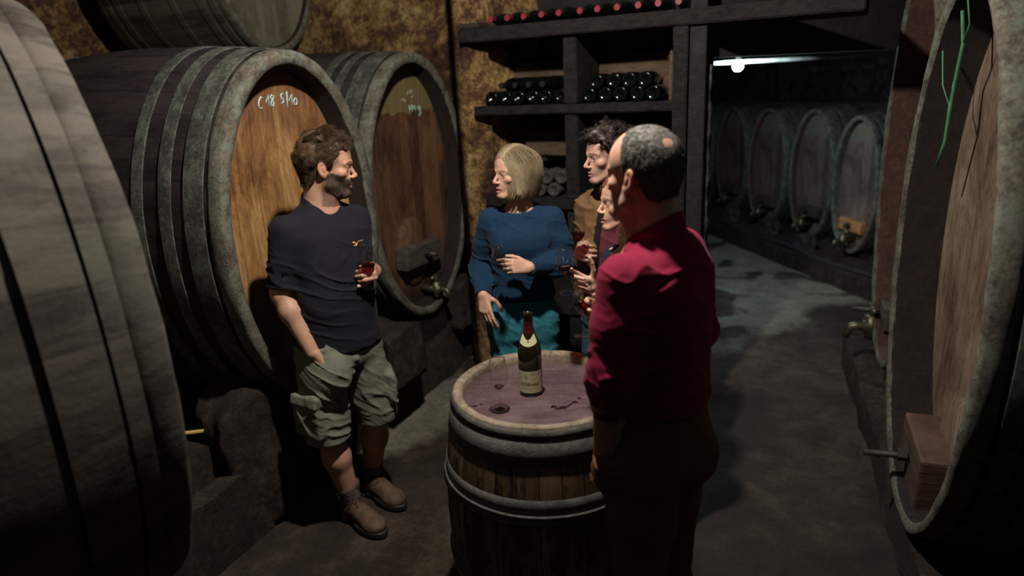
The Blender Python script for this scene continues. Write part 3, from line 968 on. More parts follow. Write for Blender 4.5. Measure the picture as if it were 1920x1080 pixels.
# ================================================================== tasting barrel
BX, BY, BH = 0.088, 2.20, 0.92
def brad(z):
    t = (z - BH / 2) / (BH / 2)
    return 0.314 + 0.050 * (1 - t * t)
M_BAR_STAVE = None
def barrel_stave_mat():
    m = Mat('barrel_oak')
    sep = m.n('ShaderNodeSeparateXYZ', i_0=m.coord())
    ang = m.math('ARCTAN2', sep.outputs[1], sep.outputs[0])
    uu = m.math('MULTIPLY', ang, 30 / (2 * PI))
    seam = m.math('LESS_THAN', m.math('ABSOLUTE', m.math('SUBTRACT', m.math('FRACT', uu), 0.5)), 0.475)
    cell = m.n('ShaderNodeTexWhiteNoise', noise_dimensions='1D'); m.put(cell.inputs['W'], m.math('FLOOR', uu))
    grain = m.noise(m.coord((12, 12, 1.5)), 3, 8, 0.7)
    f = m.math('ADD', m.math('MULTIPLY', grain, 0.7), m.math('MULTIPLY', cell.outputs[0], 0.25))
    c = m.ramp(f, [(0.3, (0.07, 0.038, 0.02)), (0.5, (0.19, 0.12, 0.065)), (0.75, (0.34, 0.24, 0.145))])
    drip = m.ramp(m.noise(m.coord((5, 5, 1.4)), 2.6, 7, 0.7), [(0.50, 0.0), (0.56, 1.0)])
    c = m.mix(m.math('MULTIPLY', drip, 0.9), c, (0.014, 0.009, 0.009))
    c = m.mix(seam, (0.012, 0.008, 0.006), c)
    m.set(Base_Color=c, Roughness=0.7)
    m.bump(m.math('ADD', seam, grain), 0.4, 0.004)
    return m.m
M_BOAK = barrel_stave_mat()
M_GALV = metal_rust('galvanised_hoop', (0.05, 0.05, 0.048), (0.10, 0.10, 0.095), (0.17, 0.17, 0.155), 0.4, 0.5, 0.35, (0.16, 0.15, 0.13))
M_RIMW = metal_rust('barrel_rim_wood', (0.13, 0.10, 0.07), (0.30, 0.24, 0.17), (0.44, 0.38, 0.28), 0.3, 0.7, 0.0, (0.20, 0.15, 0.12))
def purple_head():
    m = Mat('wine_stained_head')
    v = m.coord()
    f = m.math('ADD', m.math('MULTIPLY', m.noise(v, 6, 8, 0.7), 0.6), m.math('MULTIPLY', m.noise(m.coord((3, 24, 1)), 2, 8, 0.7), 0.4))
    c = m.ramp(f, [(0.38, (0.060, 0.036, 0.043)), (0.5, (0.105, 0.066, 0.077)), (0.62, (0.155, 0.105, 0.115))])
    sp = m.ramp(m.noise(v, 45, 4, 0.6), [(0.68, 0.0), (0.74, 1.0)])
    c = m.mix(m.math('MULTIPLY', sp, 0.5), c, (0.45, 0.36, 0.36))
    rg = m.ramp(m.noise(v, 8, 6), [(0.35, 0.22), (0.65, 0.5)])
    m.set(Base_Color=c, Roughness=rg)
    m.bump(m.noise(v, 30, 8), 0.35, 0.003)
    return m.m
barrel = empty('wine_barrel', (BX, BY, 0.0))
tag(barrel, 'upright oak barrel used as a tasting table, wine-stained purple top', 'barrel')
prof = [(brad(z) - 0.0, z) for z in np.linspace(0, BH - 0.012, 30)] + [(brad(BH) - 0.004, BH)]
st = MB().lathe([(brad(0) - 0.03, 0.0)] + prof, 96).build('staves', M_BOAK, barrel, True)
rim_prof = [(0.3145, BH - 0.02), (0.3155, BH - 0.004), (0.312, BH + 0.001), (0.300, BH + 0.002), (0.287, BH - 0.001), (0.281, BH - 0.010), (0.281, BH - 0.04)]
rm = MB().lathe(rim_prof, 120); rv = np.array(rm.V); rv += np.stack([fbm(rv * 14 + k_, 3) for k_ in (0, 7, 19)], 1) * 0.0022; rm.V = list(map(tuple, rv))
rm.build('rim', M_RIMW, barrel, True)
hp = [(0.283, BH - 0.034)] + [(r_, BH - 0.031) for r_ in (0.279, 0.2, 0.12, 0.05, 0.001)]
MB().lathe(hp, 96).build('head', purple_head(), barrel, True)
def bhoop(z0, z1, t=0.003, roll=False):
    pr = [(brad(z0) + 0.0005, z0), (brad(z0) + t, z0 + 0.001)]
    if roll: pr += [(brad(z0) + t + 0.004, z0 + 0.004), (brad(z0) + t, z0 + 0.009)]
    pr += [(brad((z0 + z1) / 2) + t, (z0 + z1) / 2)]
    if roll: pr += [(brad(z1) + t, z1 - 0.009), (brad(z1) + t + 0.004, z1 - 0.004)]
    pr += [(brad(z1) + t, z1 - 0.001), (brad(z1) + 0.0005, z1)]
    mb = MB().lathe(pr, 120); v_ = np.array(mb.V); v_ += np.stack([fbm(v_ * 10 + k_, 2) for k_ in (0, 7, 19)], 1) * 0.0012; mb.V = list(map(tuple, v_))
    return mb.build('hoop', M_GALV, barrel, True)
bhoop(BH - 0.035, BH - 0.006, 0.005, False)
bhoop(BH - 0.125, BH - 0.040, 0.0035, False)
bhoop(0.635, 0.685, 0.0035, False)
bhoop(0.600, 0.634, 0.007, True)
bhoop(0.285, 0.320, 0.006, True); bhoop(0.235, 0.285, 0.0035)
bhoop(0.04, 0.125, 0.004, True)
ZH = BH - 0.031
# spilled wine
M_WINE_SPILL = simple('spilled_wine', (0.035, 0.008, 0.014), 0.12, 0, 0.2, 10, 0)
def puddle(cx_, cy_, lobes, label):
    mb = MB()
    for (x, y, rx, ry, a) in lobes:
        n = 22; V = [(cx_ + x, cy_ + y, ZH + 0.0022)]
        for k in range(n):
            w = 2 * PI * k / n; r1 = 1 + 0.18 * math.sin(3 * w + x * 90) + 0.1 * math.sin(5 * w)
            X = rx * r1 * math.cos(w); Y = ry * r1 * math.sin(w)
            V.append((cx_ + x + X * math.cos(a) - Y * math.sin(a), cy_ + y + X * math.sin(a) + Y * math.cos(a), ZH + 0.0006))
        mb.add(V, [(0, 1 + k, 1 + (k + 1) % n) for k in range(n)])
    return tag(mb.build('wine_puddle', M_WINE_SPILL, None, True), label, 'puddle', 'wine spills on the barrel head')
puddle(0.165, 2.085, [(-0.045, 0.0, 0.012, 0.010, 0), (-0.02, -0.012, 0.022, 0.010, 0.3), (0.01, 0.008, 0.026, 0.004, 0.9), (0.03, 0.026, 0.010, 0.008, 0), (0.047, 0.052, 0.007, 0.007, 0)], 'branching dark wine spill on the right of the barrel top')
puddle(-0.15, 2.12, [(0.0, 0.0, 0.012, 0.006, 0), (0.022, 0.012, 0.006, 0.004, 0), (-0.02, 0.006, 0.005, 0.003, 0)], 'small dark drops of wine at the left of the barrel top')

# ------------------------------------------------------------------ standing bottle
M_BG = glass_mat('brown_wine_bottle', (0.018, 0.014, 0.006), 0.06, 1.5, 0.0)
M_LABEL = simple('cream_label', (0.66, 0.66, 0.42), 0.6, 0, 0.05, 30, 0)
M_LRED = simple('label_red', (0.60, 0.10, 0.03), 0.6, 0, 0.1, 30, 0)
M_LINK = simple('label_ink', (0.10, 0.11, 0.06), 0.6, 0, 0.1, 30, 0)
M_LGOLD = simple('label_gold', (0.42, 0.40, 0.16), 0.6, 0, 0.2, 60, 0)
M_CAPS = simple('burgundy_capsule', (0.07, 0.010, 0.018), 0.35, 0, 0.1, 30, 0)
wb = empty('wine_bottle', (0.049, 2.205, ZH), math.radians(-8)); tag(wb, 'open dark wine bottle with cream Cornas label standing on the barrel', 'wine bottle')
RB = 0.0415; HB = 0.300
MB().lathe([(0.0, 0.010), (0.02, 0.006), (0.036, 0.0), (0.0405, 0.003), (RB, 0.010), (RB, 0.150), (0.0405, 0.168), (0.036, 0.190), (0.027, 0.213), (0.0195, 0.232), (0.0160, 0.252), (0.0145, 0.275), (0.0145, 0.288), (0.0165, 0.289), (0.0165, 0.299), (0.0115, HB), (0.0105, 0.27)], 64).build('glass', M_BG, wb, True)
autosmooth(MB().lathe([(0.0172, 0.288), (0.0172, 0.2995), (0.0118, 0.3008), (0.0112, 0.28)], 40).build('lip', M_BG, wb), 40)
MB().lathe([(0.0205, 0.2305), (0.0182, 0.240), (0.0168, 0.252), (0.0153, 0.275), (0.0153, 0.287)], 40).build('capsule', M_CAPS, wb, True)
def wrap(name, V, Fc, R0, mat, parent, off):
    """flat drawing (x, z) wrapped on the bottle, facing -Y"""
    out = []
    for x, z in V:
        rr = R0(z) + off if callable(R0) else R0 + off
        a = x / (R0(z) if callable(R0) else R0)
        out.append((rr * math.sin(a), -rr * math.cos(a), z))
    return pmesh(name, out, Fc, mat, parent, True)
def grid_patch(x0, x1, f0, f1, nx, nz):
    V = []
    for i in range(nx + 1):
        x = x0 + (x1 - x0) * i / nx
        for j in range(nz + 1):
            V.append((x, f0(x) + (f1(x) - f0(x)) * j / nz))
    return V, [(i * (nz + 1) + j, (i + 1) * (nz + 1) + j, (i + 1) * (nz + 1) + j + 1, i * (nz + 1) + j + 1) for i in range(nx) for j in range(nz)]
V, Fc = grid_patch(-0.052, 0.050, lambda x: 0.016, lambda x: 0.098, 30, 4)
lab = wrap('label', V, Fc, RB, M_LABEL, wb, 0.0006)
def rsh(z): return float(np.interp(z, [0.15, 0.168, 0.190, 0.213, 0.232, 0.252], [RB, 0.0405, 0.036, 0.027, 0.0195, 0.0160]))
V, Fc = grid_patch(-0.033, 0.033, lambda x: 0.187 + 0.012 * (abs(x) / 0.033) ** 1.3, lambda x: 0.222 - 0.010 * math.cos(x / 0.033 * PI) * (1 - 0.2 * abs(x) / 0.033) - 0.002, 30, 8)
out = []
for x, z in V:
    r_ = rsh(z); a = x / 0.030; out.append(((r_ + 0.001) * math.sin(a), -(r_ + 0.001) * math.cos(a), z))
pmesh('neck_label', out, Fc, M_LABEL, wb, True)
out = []
for x, z in [(0, 0.2005), (0.003, 0.206), (0.0015, 0.210), (-0.0015, 0.210), (-0.003, 0.206)]:
    r_ = rsh(z) + 0.0018; a = x / 0.028; out.append((r_ * math.sin(a), -r_ * math.cos(a), z))
pmesh('emblem', out, [(0, 1, 2, 3, 4)], M_LRED, wb, False)
wrap('emblem', [(-0.010 + 0.0125, 0.078), (-0.010, 0.0935), (-0.010 - 0.0125, 0.078), (-0.010, 0.0625)], [(0, 1, 2, 3)], RB, M_LRED, lab, 0.0008)
wrap('emblem', [(-0.010 + 0.006, 0.078), (-0.010, 0.0855), (-0.010 - 0.006, 0.078), (-0.010, 0.0705)], [(0, 1, 2, 3)], RB, M_LGOLD, lab, 0.0010)
vv, ff = [], []
rnd = random.Random(5)
for k in range(70):     # vine ornament around the crest
    x = rnd.uniform(-0.04, 0.04); z = rnd.uniform(0.068, 0.094)
    if abs(x + 0.010) < 0.015: continue
    s = rnd.uniform(0.0008, 0.0022); b_ = len(vv); a = rnd.uniform(0, PI)
    for t in (0, 1.2, 2.5, 3.6, 5.0):
        vv.append((x + s * math.cos(t + a), z + s * 0.8 * math.sin(t + a)))
    ff.append(tuple(range(b_, b_ + 5)))
wrap('vine_ornament', vv, ff, RB, M_LGOLD, lab, 0.00078)
def text_mesh(txt, size, bold=0.0):
    cu = bpy.data.curves.new('lettering', 'FONT'); cu.body = txt; cu.size = size; cu.align_x = 'CENTER'; cu.offset = bold; cu.resolution_u = 3
    o = bpy.data.objects.new('lettering', cu); COL.objects.link(o)
    dg = bpy.context.evaluated_depsgraph_get(); me = o.evaluated_get(dg).to_mesh()
    V = [(v.co.x, v.co.y) for v in me.vertices]; Fc = [tuple(p.vertices) for p in me.polygons]
    bpy.data.objects.remove(o); return V, Fc
for txt, sz, z, bd, x0 in (('CORNAS', 0.0165, 0.044, 0.0004, 0.0), ('APPELLATION CORNAS CONTROLEE', 0.0034, 0.033, 0.0, 0.0), ('AUGUSTE CLAPE', 0.006, 0.027, 0.0, 0.0)):
    if txt.startswith('AUG'): continue
    V, Fc = text_mesh(txt, sz, bd)
    wrap('lettering', [(x + x0, y + z) for x, y in V], Fc, RB, M_LINK, lab, 0.00078)

# ------------------------------------------------------------------ wine glasses
def thin_mat(name, tint, gloss_lo, gloss_hi):
    m = Mat(name)
    tr = m.n('ShaderNodeBsdfTransparent', i_Color=tint)
    gl = m.n('ShaderNodeBsdfGlossy', i_Roughness=0.03)
    lw = m.n('ShaderNodeLayerWeight', i_Blend=0.5)
    f = m.math('ADD', m.math('MULTIPLY', m.math('POWER', lw.outputs['Facing'], 4.0), gloss_hi), gloss_lo)
    mx = m.n('ShaderNodeMixShader', i_0=f, i_1=tr.outputs[0], i_2=gl.outputs[0])
    m.nt.links.new(mx.outputs[0], m.out.inputs[0])
    return m.m
M_GLASS = thin_mat('clear_glass', (0.965, 0.972, 0.968), 0.035, 0.85)
M_WINE = thin_mat('red_wine', (0.42, 0.012, 0.05), 0.03, 0.3)
def wine_glass(loc, label, fill=0.35, s=1.0, tilt=(0, 0), etched=False, group='tasting glasses of red wine', name='wine_glass', h=0.185):
    root = empty(name, loc)
    root.rotation_euler = (tilt[0], tilt[1], 0); root.scale = (s, s, s)
    tag(root, label, 'wine glass', group)
    zb = 0.075   # bowl bottom
    outer = [(0.0, 0.0), (0.030, 0.0), (0.0315, 0.0012), (0.029, 0.0028), (0.012, 0.0055), (0.0042, 0.012), (0.0032, 0.03), (0.0034, 0.065), (0.006, 0.0725), (0.014, 0.080),
             (0.0235, 0.092), (0.0305, 0.108), (0.0330, 0.122), (0.0322, 0.142), (0.0280, 0.165), (0.0240, h)]
    inner = [(0.0230, h), (0.0271, 0.165), (0.0312, 0.142), (0.0320, 0.122), (0.0295, 0.1085), (0.0224, 0.093), (0.013, 0.0818), (0.004, 0.0768), (0.0, 0.0762)]
    g = MB().lathe(outer + inner, 48).build('glass', M_GLASS, root, True)
    if fill > 0:
        zf = 0.0766 + fill * 0.09
        rr = [(r_, z_) for r_, z_ in inner[::-1] if z_ < zf]
        rf = float(np.interp(zf, [z_ for r_, z_ in inner[::-1]], [r_ for r_, z_ in inner[::-1]]))
        pr = [(max(0, r_ + 0.0003), z_ - 0.0003) for r_, z_ in rr] + [(rf + 0.0003, zf), (0.0, zf)]
        MB().lathe(pr, 48).build('wine', M_WINE, root, True)
    if etched:
        V, Fc = text_mesh('CORNAS', 0.0085)
        out = []
        for x, y in V:
            z = y + 0.118; a = x / 0.0332 - math.radians(etched if etched is not True else 0); out.append((0.0336 * math.sin(a), -0.0336 * math.cos(a), z))
        pmesh('lettering', out, Fc, M_CORK, root, True)
        mb = MB()
        for ln in ([(0.004, 0.135), (-0.006, 0.142), (-0.004, 0.150), (-0.010, 0.157)], [(0.002, 0.133), (0.009, 0.137), (0.012, 0.144)]):
            P = []
            for x, z in ln:
                rr_ = float(np.interp(z, [0.122, 0.142, 0.165], [0.0334, 0.0326, 0.0284])); a = x / 0.033 - math.radians(etched if etched is not True else 0); P.append((rr_ * math.sin(a), -rr_ * math.cos(a), z))
            mb.tube(P, 0.0004, 5)
        mb.build('engraving', M_CORK, root, True)
    return root
wine_glass((-0.061, 2.083, ZH), 'nearly empty wine glass standing on the barrel beside the bottle', 0.10, 1.02, group='tasting glasses')

# ------------------------------------------------------------------ small things
M_YEL = simple('yellow_rule_wood', (0.62, 0.50, 0.14), 0.6, 0, 0.2, 40, 0)
fr_ = MB().box((0, 0, 0), (0.075, 0.020, 0.008), 0, 0.001); fr_.box((0.085, 0.002, 0.0), (0.085, 0.020, 0.008), 0.03, 0.001)
fo = fr_.build('folding_ruler', M_YEL); fo.location = (-1.50, 2.66, 0.558); fo.rotation_euler = (0, 0.0, 0.1); tag(fo, 'yellow wooden folding ruler lying on the low stone ledge', 'ruler')
sc_ = MB().tube([(0, 0, 0), (0.03, 0.008, 0.004), (0.06, 0.002, 0.0)], 0.007, 8).build('plastic_scrap', simple('teal_plastic', (0.25, 0.55, 0.55), 0.35, 0, 0.1, 20, 0), None, True)
sc_.location = (1.19, 4.25, 0.008); tag(sc_, 'small pale teal plastic scrap on the passage floor', 'litter')
# ================================================================== sculpting engine: smooth-union distance fields, meshed with surface nets
def V3(*a): return np.array(a, float)
def unit(v): v = np.asarray(v, float); return v / np.linalg.norm(v)


class Sdf:
    def __init__(s):
        s.ops = []

    def _add(s, fn, lo, hi, k, mode):
        s.ops.append((fn, np.asarray(lo, float), np.asarray(hi, float), k, mode)); return s

    def cap(s, a, b, ra, rb=None, k=0.02, mode='u'):
        a = np.asarray(a, float); b = np.asarray(b, float); rb = ra if rb is None else rb
        ba = b - a; L2 = max(ba @ ba, 1e-12)
        def fn(P):
            pa = P - a; h = np.clip(pa @ ba / L2, 0, 1)
            return np.linalg.norm(pa - h[:, None] * ba, axis=1) - (ra + (rb - ra) * h)
        r = max(ra, rb)
        return s._add(fn, np.minimum(a, b) - r, np.maximum(a, b) + r, k, mode)

    def sph(s, c, r, k=0.02, mode='u'):
        return s.cap(c, np.asarray(c, float) + 1e-6, r, r, k, mode)

    def ell(s, c, rad, R=None, k=0.02, mode='u'):
        c = np.asarray(c, float); rad = np.asarray(rad, float); R = np.eye(3) if R is None else R   # R columns = local axes
        def fn(P):
            q = (P - c) @ R
            k0 = np.linalg.norm(q / rad, axis=1); k1 = np.linalg.norm(q / rad ** 2, axis=1) + 1e-9
            return k0 * (k0 - 1) / k1
        m = rad.max()
        return s._add(fn, c - m, c + m, k, mode)

    def box(s, c, half, r, R=None, k=0.01, mode='u'):
        c = np.asarray(c, float); half = np.asarray(half, float); R = np.eye(3) if R is None else R
        def fn(P):
            q = np.abs((P - c) @ R) - (half - r)
            return np.linalg.norm(np.maximum(q, 0), axis=1) + np.minimum(q.max(1), 0) - r
        m = np.linalg.norm(half)
        return s._add(fn, c - m, c + m, k, mode)

    def loft(s, st, k=0.03, mode='u', infl=0.0, p=2.3, cap_lo=True, cap_hi=True):
        """st: list of (z, cx, cy, rx, ry, yaw); rx across, ry deep; yaw = facing angle of local -Y... local X axis at yaw"""
        st = sorted(st, key=lambda t: t[0])
        A = np.array(st, float)
        zz = np.linspace(A[0, 0], A[-1, 0], 80)
        T = np.stack([np.interp(zz, A[:, 0], A[:, j]) for j in range(1, 6)], 1)
        for _ in range(5):
            T[1:-1] = (T[:-2] + 2 * T[1:-1] + T[2:]) / 4
        z0, z1 = A[0, 0], A[-1, 0]
        def fn(P):
            z = P[:, 2]; c = [np.interp(z, zz, T[:, j]) for j in range(5)]
            x = P[:, 0] - c[0]; y = P[:, 1] - c[1]; ca, sa = np.cos(c[4]), np.sin(c[4])
            X = x * ca + y * sa; Y = -x * sa + y * ca
            rx = c[2] + infl; ry = c[3] + infl
            n = (np.abs(X / rx) ** p + np.abs(Y / ry) ** p) ** (1 / p) + 1e-9
            g = np.sqrt((X / rx ** 2) ** 2 + (Y / ry ** 2) ** 2) + 1e-6
            d = n * (n - 1) / np.maximum(g, 1e-3) * 1.0
            d = np.where(n < 0.3, (n - 1) * np.minimum(rx, ry), d)
            dz = np.maximum(z0 - z, z - z1)
            o = np.maximum(np.stack([d, dz], 1) + 0.03, 0)
            return np.where(dz > -0.03, np.minimum(np.maximum(d, dz) + 0.03, 0) + np.linalg.norm(o, axis=1) - 0.03, d)
        m = max(A[:, 3].max(), A[:, 4].max()) + infl
        lo = V3(A[:, 1].min() - m, A[:, 2].min() - m, z0 - 0.02); hi = V3(A[:, 1].max() + m, A[:, 2].max() + m, z1 + 0.02)
        return s._add(fn, lo, hi, k, mode)

    def plane(s, c, n, k=0.004):
        """keep the side opposite to n"""
        c = np.asarray(c, float); n = unit(n)
        return s._add(lambda P: (P - c) @ n, [-9] * 3, [9] * 3, k, 'i')

    def field(s, fn, k=0.004, mode='i', lo=(-9,) * 3, hi=(9,) * 3):
        return s._add(fn, lo, hi, k, mode)

    def disp(s, fn, lo=(-9,) * 3, hi=(9,) * 3):
        return s._add(fn, lo, hi, 0, 'd')

    def merge(s, other):
        s.ops += other.ops; return s

    def bounds(s):
        L = np.array([o[1] for o in s.ops if o[4] == 'u']); H = np.array([o[2] for o in s.ops if o[4] == 'u'])
        return L.min(0), H.max(0)

    def __call__(s, P):
        d = np.full(len(P), 1.0)
        pmin, pmax = P.min(0), P.max(0)
        for fn, lo, hi, k, mode in s.ops:
            pad = 0.045 + k
            if (pmin > hi + pad).any() or (pmax < lo - pad).any():
                continue
            if (pmin > lo - pad).all() and (pmax < hi + pad).all():
                m = slice(None)
            else:
                m = np.all((P > lo - pad) & (P < hi + pad), axis=1)
                if not m.any():
                    continue
            if mode == 'd':
                d[m] += fn(P[m], d[m]); continue
            e = fn(P[m]); c = d[m]
            if mode == 'u':
                if k > 0:
                    h = np.maximum(k - np.abs(c - e), 0) / k
                    d[m] = np.minimum(c, e) - h * h * k * 0.25
                else: d[m] = np.minimum(c, e)
            else:
                if mode == 's': e = -e
                if k > 0:
                    h = np.maximum(k - np.abs(c - e), 0) / k
                    d[m] = np.maximum(c, e) + h * h * k * 0.25
                else: d[m] = np.maximum(c, e)
        return d


def sdf_mesh(f, h, lo=None, hi=None):
    if lo is None:
        lo, hi = f.bounds()
    lo = np.asarray(lo, float) - 4 * h; hi = np.asarray(hi, float) + 4 * h
    B = 8
    nb = np.ceil((hi - lo) / (B * h)).astype(int)
    I = np.stack(np.meshgrid(*[np.arange(n) for n in nb], indexing='ij'), -1).reshape(-1, 3)
    cen = lo + (I + 0.5) * B * h
    dv = np.concatenate([f(cen[i:i + 200000]) for i in range(0, len(cen), 200000)])
    I = I[np.abs(dv) < B * h * 1.1 + 0.004]
    J4 = I // 4
    I = I[np.lexsort((J4[:, 1], J4[:, 0], J4[:, 2]))]
    N = nb * B + 2
    def key(a): return (a[..., 0] * N[1] + a[..., 1]) * N[2] + a[..., 2]
    g = np.stack(np.meshgrid(*[np.arange(B + 1)] * 3, indexing='ij'), -1)
    allk, allv, edges = [], [], []
    ch = 40
    for s_ in range(0, len(I), ch):
        J = I[s_:s_ + ch]
        idx = J[:, None, None, None, :] * B + g[None]
        d = f((lo + idx * h).reshape(-1, 3)).reshape(len(J), B + 1, B + 1, B + 1)
        neg = d < 0
        cs = np.zeros((len(J), B, B, B), int)
        for a in (0, 1):
            for b in (0, 1):
                for c in (0, 1): cs += neg[:, a:a + B, b:b + B, c:c + B]
        act = (cs > 0) & (cs < 8)
        w = np.argwhere(act)
        if len(w):
            acc = np.zeros((len(w), 3)); cnt = np.zeros(len(w))
            q = w[:, 1:]
            for ax in range(3):
                o1, o2 = [i for i in range(3) if i != ax]
                for a in (0, 1):
                    for b in (0, 1):
                        p0 = q.copy(); p0[:, o1] += a; p0[:, o2] += b
                        p1 = p0.copy(); p1[:, ax] += 1
                        d0 = d[w[:, 0], p0[:, 0], p0[:, 1], p0[:, 2]]; d1 = d[w[:, 0], p1[:, 0], p1[:, 1], p1[:, 2]]
                        cr = (d0 < 0) != (d1 < 0)
                        t = np.where(cr, d0 / np.where(cr, d0 - d1, 1), 0)
                        v = p0.astype(float); v[:, ax] += t
                        acc[cr] += v[cr]; cnt[cr] += 1
            gi = J[w[:, 0]] * B
            allk.append(key(gi + q)); allv.append(lo + (gi + acc / cnt[:, None]) * h)
        for ax in range(3):
            o1, o2 = [(1, 2), (2, 0), (0, 1)][ax]
            sl0 = [slice(None), slice(0, B), slice(0, B), slice(0, B)]; sl1 = list(sl0); sl1[ax + 1] = slice(1, B + 1)
            n0 = neg[tuple(sl0)]; n1 = neg[tuple(sl1)]
            w = np.argwhere(n0 != n1)
            if len(w):
                gi = J[w[:, 0]] * B + w[:, 1:]
                fl = n0[tuple(w.T)]
                c4 = []
                for (a, b) in ((0, 0), (-1, 0), (-1, -1), (0, -1)):
                    t = gi.copy(); t[:, o1] += a; t[:, o2] += b
                    c4.append(key(t))
                c4 = np.stack(c4, 1)
                c4[~fl] = c4[~fl][:, ::-1]
                edges.append(c4)
    K = np.concatenate(allk); Vv = np.concatenate(allv)
    K, ui = np.unique(K, return_index=True); Vv = Vv[ui]
    E = np.concatenate(edges)
    pos = np.searchsorted(K, E); pos = np.clip(pos, 0, len(K) - 1)
    ok = (K[pos] == E).all(1)
    return Vv, pos[ok]


def relax(V, Q, it=1, lam=0.5):
    e = np.concatenate([Q[:, [0, 1]], Q[:, [1, 2]], Q[:, [2, 3]], Q[:, [3, 0]]])
    e = np.concatenate([e, e[:, ::-1]])
    for _ in range(it):
        acc = np.zeros_like(V); cnt = np.zeros(len(V))
        for j in range(3): acc[:, j] = np.bincount(e[:, 0], V[e[:, 1], j], len(V))
        cnt = np.bincount(e[:, 0], minlength=len(V)).astype(float)
        V = V + lam * (acc / np.maximum(cnt, 1)[:, None] - V)
    return V


def fast_mesh(name, V, Q, mat=None, parent=None, colors=None):
    me = bpy.data.meshes.new(name)
    V = np.asarray(V, np.float32); Q = np.asarray(Q, np.int32)
    n = Q.shape[1]
    me.vertices.add(len(V)); me.vertices.foreach_set('co', V.ravel())
    me.loops.add(Q.size); me.loops.foreach_set('vertex_index', Q.ravel())
    me.polygons.add(len(Q)); me.polygons.foreach_set('loop_start', np.arange(0, Q.size, n, dtype=np.int32))
    me.update(calc_edges=True)
    if colors is not None:
        ca = me.color_attributes.new('tint', 'FLOAT_COLOR', 'POINT')
        c = np.ones((len(V), 4), np.float32); c[:, :3] = colors
        ca.data.foreach_set('color', c.ravel())
    return link(name, me, mat, parent, True)


def sculpt(name, f, h, mat, parent=None, color=None, it=1, lo=None, hi=None):
    V, Q = sdf_mesh(f, h, lo, hi)
    V = relax(V, Q, it)
    return fast_mesh(name, V, Q, mat, parent, color(V) if color else None)


# ------------------------------------------------------------------ materials of people
def skin_mat(name, rough=0.5):
    m = Mat(name)
    at = m.n('ShaderNodeVertexColor', layer_name='tint')
    v = m.coord()
    c = m.mix(0.5, at.outputs[0], m.mix(1.0, at.outputs[0], m.ramp(m.noise(v, 60, 4), [(0.3, (0.78, 0.70, 0.68)), (0.7, (1, 1, 1))]), 'MULTIPLY'))
    m.set(Base_Color=c, Roughness=rough)
    m.b.inputs['Specular IOR Level'].default_value = 0.4
    m.b.inputs['Subsurface Weight'].default_value = 0.22
    m.b.inputs['Subsurface Radius'].default_value = (1.0, 0.28, 0.14)
    m.b.inputs['Subsurface Scale'].default_value = 0.012
    m.bump(m.noise(v, 220, 4), 0.25, 0.0012)
    return m.m
M_SKIN = skin_mat('skin')
def cloth(name, col, rough=0.85, weave=900, bump=0.2, var=0.15, sheen=0.3, rib=None):
    m = Mat(name)
    v = m.coord()
    dark = tuple(c * (1 - var) for c in col); lite = tuple(min(1, c * (1 + var)) for c in col)
    m.set(Base_Color=m.ramp(m.noise(v, 14, 6, 0.7), [(0.3, dark), (0.7, lite)]), Roughness=rough)
    m.b.inputs['Specular IOR Level'].default_value = 0.2
    m.b.inputs['Sheen Weight'].default_value = sheen * 0.08
    m.b.inputs['Sheen Roughness'].default_value = 0.5
    h = m.noise(v, weave, 2)
    if rib:
        wv = m.n('ShaderNodeTexWave', i_Vector=v, i_Scale=rib, i_Distortion=1.5, bands_direction='X'); wv.inputs['Detail Scale'].default_value = 2.0
        h = m.math('ADD', m.math('MULTIPLY', h, 0.4), wv.outputs['Fac'])
    m.bump(h, bump, 0.002)
    return m.m
def hair_mat(name, a, b, rough=0.38):
    m = Mat(name)
    m.set(Base_Color=m.ramp(m.noise(m.coord((30, 30, 4)), 14, 4), [(0.3, a), (0.7, b)]), Roughness=rough + 0.1)
    m.b.inputs['Specular IOR Level'].default_value = 0.3
    return m.m


# ------------------------------------------------------------------ anatomy
def frame(fwd, up=(0, 0, 1)):
    """columns: X = the person's right, Y = forward, Z = up"""
    f = unit(fwd); z = np.asarray(up, float); z = unit(z - f * (z @ f))
    return np.stack([np.cross(f, z), f, z], 1)


